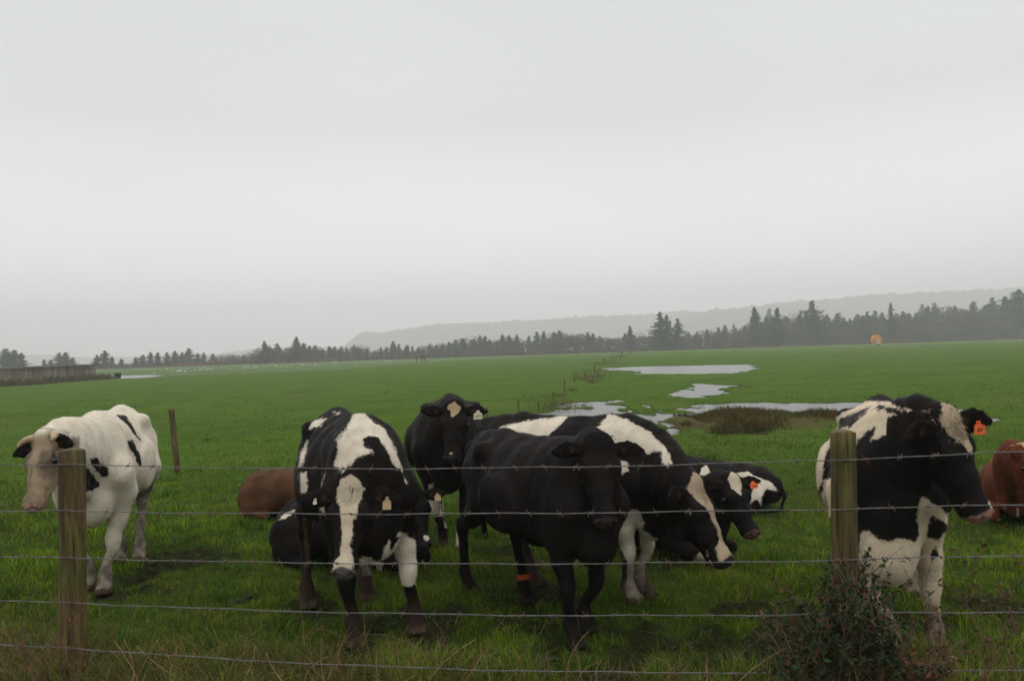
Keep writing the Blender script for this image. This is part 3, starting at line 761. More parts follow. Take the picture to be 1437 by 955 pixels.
        for i in range(4):
            a_ = b0+d_*el*pts[i][0]+on*.018*sin(pts[i][0]*pi)*-1; c_ = b0+d_*el*pts[i+1][0]+on*.018*sin(pts[i+1][0]*pi)*-1
            S.seg(hp(*a_), hp(*c_), (pts[i][1]*q, pts[i][2]*q), (pts[i+1][1]*q, pts[i+1][2]*q), HR@on, .012*q, False, .8)
        c_ = b0+d_*el*.55+on*.012
        S.ell(hp(*c_), (.065*q, .034*ear_w*q, .013*q), HR@d_, HR@on, .012*q, True)
    # flat soles
    zz = s_z = S.ax[2][None, None, :]
    S.F = np.maximum(S.F, -zz-.002)
    P, Q = S.mesh(2)
    Wp = loc+(P*scale)@R.T
    H = (P-pl)@HR/q
    px, py, dp = project(Wp)
    n = len(P)
    inhead = (H[:, 0] > -.06) & (H[:, 0] < .6) & (np.abs(H[:, 1]) < .17) & (H[:, 2] > -.26) & (H[:, 2] < .09)
    A = dict(pat=np.full(n, -.3), dark=np.tile(BLACK, (n, 1)), light=np.tile(WHITE, (n, 1)), emask=np.zeros(n), extra=np.tile([.05, .035, .022], (n, 1)))
    def white(polys):
        m = np.full(n, -.5)
        for p_ in polys: m = np.maximum(m, poly_sd(px, py, p_)*dp/FPX)
        return m
    ctx = dict(P=P, H=H, px=px, py=py, dp=dp, n=n, inhead=inhead, white=white)
    if coat: coat(A, ctx)
    earm = (np.abs(H[:, 1]) > .112) & (np.abs(H[:, 1]) < .36) & (H[:, 0] > -.12) & (H[:, 0] < .17) & (H[:, 2] > -.14) & (H[:, 2] < .09)
    A['pat'] = np.where(earm & (not horns), -.3, A['pat'])
    for s_ in (1, -1):   # rusty hair inside the ears
        ev = ears[0] if s_ > 0 else ears[1]; d_ = nrm(np.array([ev[2], s_*ev[0], ev[1]])); on = np.array([.55, 0, .84]); on = nrm(on-d_*(on@d_))
        rel = H-(np.array([.045, s_*.085, -.055])+d_*.205*.5); m_ = np.exp(-((rel@d_)/.055)**2-((rel@np.cross(d_, on))/.030)**2)*(rel@on > -.004)*(np.abs(rel@on) < .04)*.62
        k_ = m_ > np.maximum(A['emask'], .05); A['emask'] = np.maximum(A['emask'], m_); A['extra'][k_] = (.10, .045, .022)
    # nose leather, lips, hooves
    nose = sstep(.47, .50, H[:, 0]-.35*(np.abs(H[:, 1]))-.25*np.abs(H[:, 2]+.045)+.034)*sstep(-.11, -.09, H[:, 2])*inhead
    hoof = sstep(.085, .06, P[:, 2])*(0 if lie else 1)
    A['emask'] = np.maximum(A['emask'], np.maximum(nose, hoof*.9))
    if not lie:      # splashed belly, elbows and hocks
        sp_ = fbm([P[:, 0]*6, P[:, 1]*6, P[:, 2]*6], 3, 33); dirt = sstep(.86, .50, P[:, 2]+sp_*.22)*.42*(H[:, 0] < -.1)
        up_ = dirt > A['emask']; A['emask'] = np.maximum(A['emask'], dirt); A['extra'][up_] = (.085, .06, .038)
    A['extra'] = np.where((nose > .2)[:, None], np.array(muzzle_col), A['extra'])
    A['extra'] = np.where((hoof > .2)[:, None], np.array(hoof_col), A['extra'])
    root = empty(name, loc, math.atan2(h[1], h[0]))
    body = mesh_np('body', P*scale, Q, mat or MCOAT, root, True, A)
    tag(root, label, 'cow', group)
    if hairs: fur(root, body, P*scale, Q, A, H, fw, hairs, .021, len(label))
    Hm = Matrix(np.vstack([np.column_stack([HR*q*scale, pl*scale]), [0, 0, 0, 1]]).tolist())
    for s_ in (1, -1):
        e = sphere('eye', .026, MEYE, root); e.matrix_local = Hm @ Matrix.Translation((.176, s_*.112, -.060))
    if horns:
        for s_ in (1, -1):
            b = MB(); pts = np.array([(.0, s_*.075, -.03), (.005, s_*.115, -.02), (.018, s_*.145, .0), (.045, s_*.160, .018), (.07, s_*.158, .03)])
            b.tube(pts, [.029, .027, .022, .016, .006], 12); o = b.build('horn', MHORN, root, True); o.matrix_local = Hm
    anc = {}
    for s_ in (1, -1):
        ev = ears[0] if s_ > 0 else ears[1]; d_ = nrm(np.array([ev[2], s_*ev[0], ev[1]])); on = np.array([.55, 0, .84]); on = nrm(on-d_*(on@d_))
        anc[s_] = (np.array([.045, s_*.085, -.055])+d_*.205*.6+on*.012, on, HR.T@np.array([0, 0, -1.]))
    return root, Hm, body, anc
_sp = {}
def sphere(name, r, mat, parent):
    if (r, mat.name) not in _sp:
        nu, nv = 16, 10; V = [(0, 0, r)]+[(r*sin(pi*j/nv)*cos(2*pi*i/nu), r*sin(pi*j/nv)*sin(2*pi*i/nu), r*cos(pi*j/nv)) for j in range(1, nv) for i in range(nu)]+[(0, 0, -r)]
        F = [[0, 1+i, 1+(i+1) % nu] for i in range(nu)]+[[1+(j-1)*nu+i, 1+j*nu+i, 1+j*nu+(i+1) % nu, 1+(j-1)*nu+(i+1) % nu] for j in range(1, nv-1) for i in range(nu)]
        k = 1+(nv-2)*nu; F += [[k+i, len(V)-1, k+(i+1) % nu] for i in range(nu)]
        b = MB(); b.add(V, F); o = b.build(name, mat, parent, True); _sp[(r, mat.name)] = o.data; return o
    o = bpy.data.objects.new(name, _sp[(r, mat.name)]); COL.objects.link(o); o.parent = parent; return o
def hair_tuft(cow, Hm, colr, n=260, region=(-.03, .07, .07), length=.05, seed=1):
    r = np.random.default_rng(seed); V = []; F = []; C = []
    for i in range(n):
        x = r.uniform(region[0], region[1]); y = r.normal(0, region[2]*.5); z = .012-.035*(y/.08)**2-.02*max(0, -x/.05)
        d = nrm([r.normal(.3, .6), r.normal(0, .6), 1]); s = nrm(np.cross(d, r.normal(size=3)))*.0022; L = length*r.uniform(.5, 1.2)
        p = np.array([x, y, z-.012]); b = nrm([1, r.normal(0, .5), r.normal(-.1, .5)])*L*.5
        k = len(V); V += [p-s, p+s, p+d*L*.6-s*.8, p+d*L*.6+s*.8, p+d*L*.8+b]; F += [[k, k+1, k+3, k+2], [k+2, k+3, k+4]]
        c = np.array(colr)*r.uniform(.5, 1.3); C += [c]*5
    loops = [i for f in F for i in f]
    o = mesh_np('hair', np.array(V), None, MHAIR, cow, True, {'Col': np.array(C)}, np.array(loops), np.array([len(f) for f in F])); o.matrix_local = Hm; o['kind'] = 'stuff'
MHAIR = mat_blade('poll_hair', .3)
def ear_tag(cow, Hm, anc, size, colr, text=None):
    """a cattle tag: neck, shouldered plate and button, hung from the ear; head-local position"""
    w, h = size; pos, facing, down = anc; facing = nrm(facing)+nrm(np.array([0, 0, 1.]))*.6; f = nrm(facing); dn = nrm(np.array(down)-f*(np.array(down)@f)); sd = np.cross(dn, f)
    out = [(-.18, -.35), (.18, -.35), (.2, -.12), (.5, .02), (.5, .62), (.42, .68), (-.42, .68), (-.5, .62), (-.5, .02), (-.2, -.12)]
    pos = np.array(pos, float); V = []
    for t in (-.0012, .0012):
        for a, b_ in out: V.append(pos+sd*a*w+dn*(b_+.2)*h+f*(t+.010*(b_ > 0)))
    m = len(out); F = [list(range(m))[::-1], list(range(m, 2*m))]+[[i, (i+1) % m, m+(i+1) % m, m+i] for i in range(m)]
    b = MB(); b.add(V, F); b.tube([pos-f*.006-dn*.04*h, pos+f*.008-dn*.04*h], .007, 10)
    mt = mat_simple('tag_plastic', colr, .45, .4, 60, tuple(c*.75 for c in colr))
    o = b.build('ear_tag', mt, cow); o.matrix_local = Hm
    if text:
        c = bpy.data.curves.new('number', 'FONT'); c.body = text; c.align_x = 'CENTER'; c.align_y = 'CENTER'; c.size = h*.42; c.extrude = .0004; c.offset = .0001; c.space_character = 1.15
        tmp = bpy.data.objects.new('tmp', c); COL.objects.link(tmp); bpy.context.view_layer.update()
        me = bpy.data.meshes.new_from_object(tmp.evaluated_get(bpy.context.evaluated_depsgraph_get())); bpy.data.objects.remove(tmp)
        me.materials.clear(); me.materials.append(MINK)
        t = bpy.data.objects.new('tag_number', me); COL.objects.link(t); t.parent = o
        T = Matrix(np.vstack([np.column_stack([sd*(1 if np.linalg.det(np.column_stack([sd, -dn, f])) > 0 else -1), -dn, f, pos+dn*.53*h+f*.0125]), [0, 0, 0, 1]]).tolist())
        t.matrix_local = T
MINK = mat_simple('tag_ink', (.02, .015, .015), .6, .2)

def mud_legs(A, c, top=.32, col=(.055, .038, .024), soft=.14):
    m = sstep(top+soft, top-soft, c['P'][:, 2]); k = m > A['emask']
    A['emask'] = np.maximum(A['emask'], m*.62); A['extra'][k] = col
def blaze(A, c, pts, light=None):
    sd = np.where(c['inhead'], blaze_sd(c['H'], pts), -.5); A['pat'] = np.where(c['inhead'], np.maximum(sd, -.5), A['pat'])
    if light is not None: A['light'] = np.where(c['inhead'][:, None], np.array(light), A['light'])
K5 = lambda *p: crop(0, 560, .3142, p)
K6 = lambda *p: crop(400, 560, .3768, p)
K8 = lambda *p: crop(1140, 550, .3561, p)
K3 = lambda *p: crop(780, 580, .3037, p)
K1 = lambda *p: crop(900, 600, .2304, p)
K2 = lambda *p: crop(370, 640, .2304, p)
K7 = lambda *p: crop(560, 550, .2512, p)
def gp(px, py): return ground(px, py)

# 1. white cow, left
def coat_white(A, c):
    bl = c['white']([K5((350, 260), (375, 290), (400, 312), (443, 370), (440, 390), (410, 408), (350, 412)), K5((403, 265), (430, 262), (480, 310), (488, 345), (460, 352), (440, 330), (408, 290)),
                     K5((520, 68), (560, 75), (590, 115), (634, 192), (620, 182), (575, 128)), K5((570, 185), (590, 185), (620, 230), (634, 297), (617, 298), (600, 250), (575, 215)), K5((240, 150), (290, 155), (335, 195), (300, 205))])
    A['pat'] = -bl
    H = c['H']; ear = (np.abs(H[:, 1]) < .34) & (H[:, 0] > -.12) & (H[:, 0] < .16) & (H[:, 2] > -.13) & (H[:, 2] < .06)
    A['pat'] = np.where(ear & (np.abs(H[:, 1]) > .11), .125-np.abs(H[:, 1]), A['pat'])
    tint = sstep(-.05, .05, H[:, 0])*c['inhead']*.85
    A['light'] = A['light']*(1-tint[:, None])+np.array([.25, .17, .10])*tint[:, None]
    eye = np.exp(-((H[:, 0]-.176)**2+(np.abs(H[:, 1])-.11)**2+(H[:, 2]+.058)**2)/.0030)*c['inhead']
    A['emask'] = np.maximum(A['emask'], eye*.8)
    fn = fbm([H[:, 0]*14, H[:, 1]*14, H[:, 2]*14], 3, 5); st = (np.exp(-((H[:, 0]-.27)/.08)**2-(H[:, 1]/.025)**2)*.45)*c['inhead']; A['light'] = A['light']*(1-.62*(sstep(-.2, .4, fn)*c['inhead'])[:, None]); A['emask'] = np.maximum(A['emask'], st)
    A['extra'] = np.where((c['inhead'])[:, None], np.array([.05, .04, .035]), A['extra'])
    mud_legs(A, c, .33, (.07, .05, .035), .18)
    m = sstep(1.0, .66, c['P'][:, 2]+.1*fbm([c['P'][:, 0]*5, c['P'][:, 2]*5], 3, 6))*sstep(.0, -.5, c['P'][:, 0])*.60; A['emask'] = np.maximum(A['emask'], m)
r, Hm, b, _ = make_cow('cow', 'white cow with horns and a few black patches behind the left post', (-3.54, 6.72), (.29, -.957), 1.0, hairs=60000, fat=.83,
    feet=dict(FL=gp(148, 833), FR=gp(124, 828), HL=gp(196, 788), HR=gp(170, 790)), poll=at(56, 611, 5.25), muz=at(36, 706, 5.08), face=(-.36, -.86, .33), hs=.98, coat=coat_white,
    ears=((1, .05, .22), (1, .10, .28)), horns=True, muzzle_col=(.42, .24, .19), group='cows in the pasture')

# 2. brown cow lying far behind
def coat_brown(A, c):
    A['pat'][:] = -.4; A['dark'][:] = (.085, .038, .016)
make_cow('cow', 'plain brown cow lying in the grass with only its rump showing', (-2.55, 9.0), (.92, -.38), .82, pose='lie', poll=at(492, 658, 8.6), muz=at(520, 700, 8.5), face=(.3, -.8, .5), coat=coat_brown, res=(.03, .018), group='cows in the pasture', ears=((1, 0, 0), (1, 0, 0)))

# 3. black cow lying behind the striding holstein
def coat3(A, c):
    A['pat'] = c['white']([K2((95, 385), (110, 362), (190, 322), (185, 345), (130, 380)), K2((585, 620), (630, 610), (725, 650), (720, 720), (600, 730))])
    sd = np.where(c['inhead'], .028-np.hypot(c['H'][:, 0]-.44, c['H'][:, 1]-.03), -.5); A['pat'] = np.where(c['inhead'], sd, A['pat'])
r3, H3, b3, a3 = make_cow('cow', 'black cow lying down behind the white-blazed cow, yellow tag in its ear', (-1.50, 6.92), (.87, -.50), .88, hairs=30000, pose='lie', poll=at(578, 686, 6.35), muz=at(592, 750, 6.12), face=(.25, -.85, .45), coat=coat3, res=(.022, .012), group='cows in the pasture',
    ears=((1, .0, .05), (1, 0, 0)))
ear_tag(r3, H3, a3[1], (.055, .065), (.50, .34, .16))

# 4. striding holstein, centre left
def coat4(A, c):
    w = c['white']([K6((285, 40), (262, 40), (230, 110), (190, 150), (200, 190), (180, 245), (215, 270), (240, 250), (270, 215), (325, 195), (297, 180), (292, 150), (312, 138), (345, 142), (385, 200), (422, 280), (452, 312), (440, 265), (412, 190), (380, 122), (332, 85)),
                    K6((88, 112), (108, 78), (155, 70), (130, 100)), K6((55, 250), (58, 195), (86, 140), (80, 200), (66, 250)), K6((55, 275), (82, 268), (84, 345), (62, 350)),
                    K2((372, 108), (386, 150), (398, 165), (390, 215), (350, 215)), K2((345, 310), (395, 300), (402, 400), (380, 360)),
                    K6((395, 545), (425, 495), (450, 500), (515, 540), (510, 685), (398, 700)), K6((350, 600), (385, 520), (400, 560), (372, 612)), K6((276, 600), (300, 570), (330, 590), (362, 622), (330, 657), (288, 655)),
                    K6((182, 48), (205, 46), (195, 58))])
    hold = c['white']([K6((386, 560), (396, 505), (424, 512), (400, 560))])
    A['pat'] = np.where(hold > -.01, np.minimum(w, -hold), w)
    # hind legs behind: muddy brown, fore shanks dark
    hl = c['white']([K6((60, 345), (135, 345), (120, 600), (130, 800), (40, 800), (75, 600))])
    A['emask'] = np.where((hl > 0) & (c['P'][:, 0] < -.1), .6, A['emask']); A['extra'] = np.where((hl > 0)[:, None], np.array([.085, .06, .03]), A['extra'])
    mud_legs(A, c, .30, (.035, .022, .015), .06)
    blaze(A, c, [(-.06, .005, -.02), (-.02, .0, .06), (.02, 0, .078), (.12, .003, .058), (.22, .006, .034), (.32, .006, .026), (.39, .006, .034), (.43, .0, .046), (.6, 0, .06)], (.56, .47, .36))
r4, H4, b4, a4 = make_cow('cow', 'black and white cow with a broad cream blaze lowering its head', (-1.17, 5.47), (.38, -.925), 1.0, hairs=110000,
    feet=dict(FR=gp(497, 906), FL=gp(582, 888), HR=gp(432, 853), HL=gp(514, 842)), poll=at(492, 680, 4.62), muz=at(480, 800, 4.38), face=(.02, -.95, .28), hs=1.04, coat=coat4, muzzle_col=(.09, .08, .08), ears=((1, -.1, .10), (1, -.05, .16)), group='cows in the pasture', res=(.018, .010), fat=.95)
hair_tuft(r4, H4, (.012, .010, .010), 260, (-.045, .02, .10), .055, 3); hair_tuft(r4, H4, (.42, .33, .23), 420, (.01, .15, .085), .025, 4)
ear_tag(r4, H4, a4[1], (.050, .070), (.42, .30, .15), None)
ear_tag(r4, H4, a4[-1], (.022, .03), (.62, .55, .42), None)

# 5. black cow facing us at the back
def coat5(A, c):
    A['pat'] = c['white']([K7((165, 590), (222, 582), (246, 690), (185, 700)), K7((238, 590), (272, 600), (303, 765), (258, 755)), K7((195, 780), (212, 775), (205, 890), (190, 890)), K7((315, 770), (350, 770), (365, 900), (305, 900)), K7((165, 510), (190, 510), (190, 560), (165, 545))])
    blaze(A, c, [(-.06, -.0, -.05), (.0, .0, .015), (.02, 0, .050), (.055, .004, .050), (.085, .012, .028), (.125, .0, .016), (.15, 0, -.02), (.43, 0, -.03), (.455, 0, .02), (.5, 0, -.03)], (.40, .29, .17))
    mud_legs(A, c, .10, (.10, .06, .035), .05)
r5, H5, b5, a5 = make_cow('cow', 'black cow at the back facing us, tan brow spot, square cream ear tag', (-.66, 7.75), (.04, -1.0), .97, hairs=40000,
    feet=dict(FR=gp(622, 768), FL=gp(648, 773)), poll=at(637, 566, 6.75), muz=at(633, 642, 6.52), face=(.0, -.93, .38), coat=coat5, hs=1.02, ears=((1, .05, .04), (1, .0, .03)), res=(.022, .012), group='cows in the pasture', fat=1.2)
hair_tuft(r5, H5, (.012, .010, .009), 160, (-.05, -.01, .10), .035, 5)
ear_tag(r5, H5, a5[1], (.075, .075), (.62, .52, .36), '203')

# 6. all-black heifer in front, centre
def coat6(A, c): A['pat'][:] = -.4
r6, H6, b6, o6 = make_cow('cow', 'all black cow standing in front at the centre, orange band on one leg', (.15, 5.28), (.50, -.866), .88, hairs=110000,
    feet=dict(FR=gp(803, 908), FL=gp(822, 886), HR=gp(655, 826), HL=gp(738, 845)), poll=at(842, 616, 4.55), muz=at(853, 732, 4.36), face=(.20, -.92, .25), coat=coat6, hs=.98, ears=((1, .05, .06), (1, -.05, .10)), res=(.018, .010), group='cows in the pasture', fat=1.02, hoof_col=(.02, .018, .017))
hair_tuft(r6, H6, (.012, .011, .011), 220, (-.04, .03, .10), .05, 6)
f = gp(738, 845); bm = MB(); R6 = math.atan2(-.866, .50); lx = (f[0]-.15)*cos(-R6)-(f[1]-5.28)*sin(-R6); ly = (f[0]-.15)*sin(-R6)+(f[1]-5.28)*cos(-R6)
rg = [(lx-.018+.052*cos(t), ly+.048*sin(t)) for t in np.linspace(0, 2*pi, 25)]
V = [(a, b_, z+.012*cos(i*.26)) for z in (.165, .205) for i, (a, b_) in enumerate(rg)]; bm.add(V, [[i, i+1, 26+i, 25+i] for i in range(24)])
bm.build('leg_band', mat_simple('orange_band', (.50, .07, .02), .5, .4, 30, (.25, .05, .02)), r6, True)

# 7. cow with the white back
def coat7(A, c):
    R3_ = lambda *p: crop(560, 540, .4345, p)
    w = c['white']([R3_((290, 270), (300, 165), (330, 135), (420, 112), (548, 98), (505, 140), (470, 180), (470, 270)), K3((150, 125), (240, 5), (330, 25), (440, 95), (510, 160), (540, 232), (515, 242), (490, 228), (492, 178), (455, 163), (430, 182), (340, 168), (280, 150), (240, 115), (200, 103)),
                    K3((255, 540), (320, 460), (350, 440), (385, 450), (408, 500), (400, 530), (460, 575), (522, 610), (480, 672), (420, 682), (405, 860), (310, 860), (335, 690)), K3((300, 215), (330, 225), (330, 262), (300, 280))])
    A['pat'] = w
    mud_legs(A, c, .36, (.085, .055, .038), .2)
    blaze(A, c, [(-.06, .0, -.02), (-.02, -.0, .065), (.03, 0, .088), (.10, .003, .074), (.2, .006, .038), (.30, .0, .020), (.38, -.01, .026), (.42, -.02, .042), (.6, -.02, .055)], (.42, .33, .23))
r7, H7, b7, a7 = make_cow('cow', 'cow with a white and black back turning its lowered striped face right', (.44, 5.92), (.77, -.64), .93, hairs=90000,
    feet=dict(FR=gp(884, 848), FL=gp(902, 838), HR=gp(748, 822)), poll=at(976, 674, 5.02), muz=at(1020, 772, 4.86), face=(.62, -.55, .42), coat=coat7, hs=1.08, brisket=-.07, ears=((1, -.0, -.05), (1, .1, .05)), res=(.018, .010), group='cows in the pasture', fat=1.05)
hair_tuft(r7, H7, (.30, .22, .15), 420, (-.02, .14, .085), .028, 7)

# 8. black cow lying, face towards us
def coat8(A, c):
    A['pat'] = c['white']([K1((300, 845), (330, 775), (365, 752), (402, 755), (440, 805), (430, 850)), K3((195, 600), (215, 600), (240, 640), (210, 640))])
    blaze(A, c, [(-.06, .01, -.02), (-.01, .01, .045), (.03, .01, .072), (.09, .005, .056), (.16, .0, .016), (.2, 0, -.02), (.43, 0, -.03)], (.60, .52, .40))
r8, H8, b8, a8 = make_cow('cow', 'black cow lying down with a cream diamond on its brow and an orange ear tag', (1.17, 7.02), (.74, -.67), .93, hairs=50000, pose='lie', poll=at(1027, 668, 6.35), muz=at(1055, 734, 6.12), face=(.32, -.80, .50), coat=coat8, res=(.022, .012), group='cows in the pasture',
    ears=((1, .1, .0), (1, 0, .08)), muzzle_col=(.12, .06, .05))
ear_tag(r8, H8, a8[1], (.075, .06), (.85, .16, .03), '1081')

# 9. black and white cow lying with its rump to the right
def coat9(A, c):
    A['pat'] = c['white']([K1((232, 235), (238, 195), (280, 190), (275, 240), (275, 278)), K1((355, 285), (362, 250), (395, 225), (422, 270), (400, 290)),
        K1((575, 280), (650, 262), (690, 292), (790, 328), (835, 385), (800, 380), (760, 372), (735, 420), (728, 465), (700, 432), (668, 458), (655, 420), (690, 360), (640, 312))])
make_cow('cow', 'black and white cow lying farthest back, its patched rump turned right', (2.24, 8.75), (-.78, .62), .80, hairs=25000, pose='lie', poll=at(938, 630, 9.5), muz=at(915, 655, 9.75), face=(-.3, -.2, .9), coat=coat9, res=(.028, .014), group='cows in the pasture',
    ears=((.8, .6, -.2), (.8, .6, -.2)), fat=1.0)

# 10. big holstein at the right post
def coat10(A, c):
    w = c['white']([K8((10, 420), (20, 200), (60, 110), (120, 85), (215, 35), (300, 40), (380, 68), (450, 115), (435, 135), (390, 122), (330, 118), (300, 160), (230, 192), (247, 138), (180, 180), (168, 208), (78, 190), (48, 262), (38, 350)),
                    K8((35, 400), (45, 345), (85, 330), (85, 480), (62, 495)),
                    K8((190, 560), (222, 542), (262, 582), (300, 592), (342, 572), (410, 592), (420, 560), (412, 480), (428, 400), (470, 432), (548, 488), (556, 505), (540, 520), (470, 480), (452, 540), (446, 575), (500, 580), (535, 545), (600, 470), (640, 1000), (150, 1000))])
    bk = c['white']([K8((100, 145), (112, 105), (235, 55), (200, 90), (150, 135)), K8((232, 72), (262, 48), (330, 68), (425, 122), (395, 114), (330, 87), (270, 68)), K8((340, 62), (365, 68), (430, 112), (415, 108)), K8((462, 642), (484, 608), (490, 640), (464, 678)), K8((515, 575), (545, 500), (552, 520), (528, 580))])
    A['pat'] = np.minimum(w, -bk)
    mud_legs(A, c, .30, (.05, .03, .025), .12)
    A['light'] *= np.array([1, .93, .84])
    blaze(A, c, [(-.06, -.0, .02), (-.03, .0, .06), (.02, .005, .085), (.08, .01, .066), (.15, .018, .036), (.20, .02, .012), (.24, .02, -.02), (.43, .02, -.02), (.455, .03, .03), (.475, .03, .02), (.52, .02, -.02)], (.46, .365, .26))
    H = c['H']; pk = np.exp(-((H[:, 0]-.475)/.035)**2-((H[:, 1]+.02)/.035)**2)*c['inhead']; A['_pk'] = pk
r10, H10, b10, a10 = make_cow('cow', 'large black and white cow at the right post, tan-tufted head turned right', (2.37, 4.97), (-.42, -.91), 1.0, hairs=130000,
    feet=dict(FR=at_px(1250, 4.45), FL=at_px(1312, 4.5)), poll=at(1333, 580, 3.98), muz=at(1392, 727, 3.86), face=(.40, -.82, .42), coat=coat10, hs=1.07, ear_w=1.25, ears=((1, .35, .24), (1, -.1, .10)), res=(.018, .010), group='cows in the pasture', fat=1.0, brisket=-.10, muzzle_col=(.30, .16, .125), neck_up=.1)
hair_tuft(r10, H10, (.40, .31, .21), 900, (-.05, .14, .085), .035, 8); hair_tuft(r10, H10, (.03, .02, .018), 120, (-.06, -.02, .12), .05, 9)
ear_tag(r10, H10, a10[1], (.070, .065), (.80, .13, .025), '80')

# 11. red-brown cow at the right edge
def coat11(A, c):
    A['pat'][:] = -.4; A['dark'][:] = (.13, .032, .012)
    A['pat'] = c['white']([crop(1330, 560, .2513, [(280, 670), (330, 665), (330, 710), (280, 710)]), crop(1330, 560, .2513, [(385, 580), (400, 640), (400, 700), (385, 690)])])
    blaze(A, c, [(-.08, .0, .05), (-.02, -.0, .06), (.03, 0, .05), (.08, .003, .02), (.1, .0, -.05), (.5, 0, -.03)], (.45, .32, .2))
r11, H11, b11, _ = make_cow('cow', 'red-brown cow lying at the right edge of the picture', (5.22, 7.95), (-.62, -.78), .92, hairs=30000, pose='lie', poll=at(1441, 628, 7.0), muz=at(1472, 695, 6.85), face=(.55, -.6, .5), coat=coat11, res=(.022, .013), group='cows in the pasture', muzzle_col=(.3, .17, .13), hs=.98)
# ------------------------------------------------------------------ barbed wire fence in the foreground
def post_mesh(base, top, r0, r1, seed, mat=MPOST):
    r = np.random.default_rng(seed); n = 28; m = 22; base = np.array(base, float); top = np.array(top, float); V = []
    for j in range(m):
        t = j/(m-1); c = base+(top-base)*t; rr = r0+(r1-r0)*t
        for i in range(n):
            a = 2*pi*i/n
            q = rr*(1+.035*sin(a*3+seed+t*2)+.02*sin(a*7+t*5+seed)+.012*r.normal()*.6)
            V.append(c+np.array([q*cos(a), q*sin(a), (.006*sin(a*2+seed) if j == m-1 else 0)]))
    F = [[j*n+i, j*n+(i+1) % n, (j+1)*n+(i+1) % n, (j+1)*n+i] for j in range(m-1) for i in range(n)]
    k = len(V); V2 = [v for v in V]; ctr = top+[0, 0, .003]
    ring = [top+(V[(m-1)*n+i]-top)*.93+[0, 0, .005] for i in range(n)]
    V2 += ring+[ctr]; F += [[(m-1)*n+i, (m-1)*n+(i+1) % n, k+(i+1) % n, k+i] for i in range(n)]+[[k+i, k+(i+1) % n, k+n] for i in range(n)]
    b = MB(); b.add(V2, F); return b
fr = empty('barbed_wire_fence', (-.43, 4.05, 0)); tag(fr, 'five-strand barbed wire fence on round wooden posts in front of the cows', 'fence')
off = Vector((.43, -4.05, 0))
def fpart(mb, name, mat, parent=fr, smooth=True, o_=off):
    o = mb.build(name, mat, parent, smooth); o.location = o_; return o
pxl, pxr = 100.5, 1186
PL = at_px(103, 4.36); PR = at_px(1190, 3.75)
step = PR-PL; PO = [PL-step, PL, PR, PR+step]
tops = [1.34, 1.365, 1.41, 1.36]; rad = [.06, .068, .058, .06]
for i, p in enumerate(PO):
    if i in (1, 2):
        tp = at((100.5, 1183)[i-1], (632, 606)[i-1], p[1])
    else: tp = np.array([p[0]+.02, p[1], tops[i]])
    o = fpart(post_mesh((p[0], p[1], -.1), (tp[0], tp[1], tp[2]), rad[i]*1.06, rad[i], i+3), 'post', MPOST)
    if i == 1: o['label'] = 'greenish round post nearest the white cow'
    if i == 2: o['label'] = 'mossy round post with a pale sawn top beside the bush'
YL = [650.5, 716, 781.5, 844, 907]; YR = [644.5, 713.7, 785.5, 861, 942]; YM = [656.5, 720.2, 790.5, 861.5, 938]; YE0 = [651.5, 716, 780, 842.5, 904]; YE1 = [633, 707, 778, 857, 938]
def barb_mb():
    b = MB()
    for s in (1, -1):
        t = np.linspace(0, 1, 14); b.tube([(s*.004-.004*s*u*2+.001, .0042*cos(u*4*pi), .0042*sin(u*4*pi)) for u in t], .0012, 6)
    for a, x, ln in ((.5, .004, .019), (3.5, -.004, .018), (2.1, .0065, .018), (5.3, -.006, .019)):
        d = np.array([.25*np.sign(x), cos(a), sin(a)]); p = np.array([x, 0, 0]); b.tube([p+d*.003, p+d*ln*.7, p+d*ln], [.0012, .0011, .0002], 6)
    return b
barb0 = None; wr = random.Random(5)
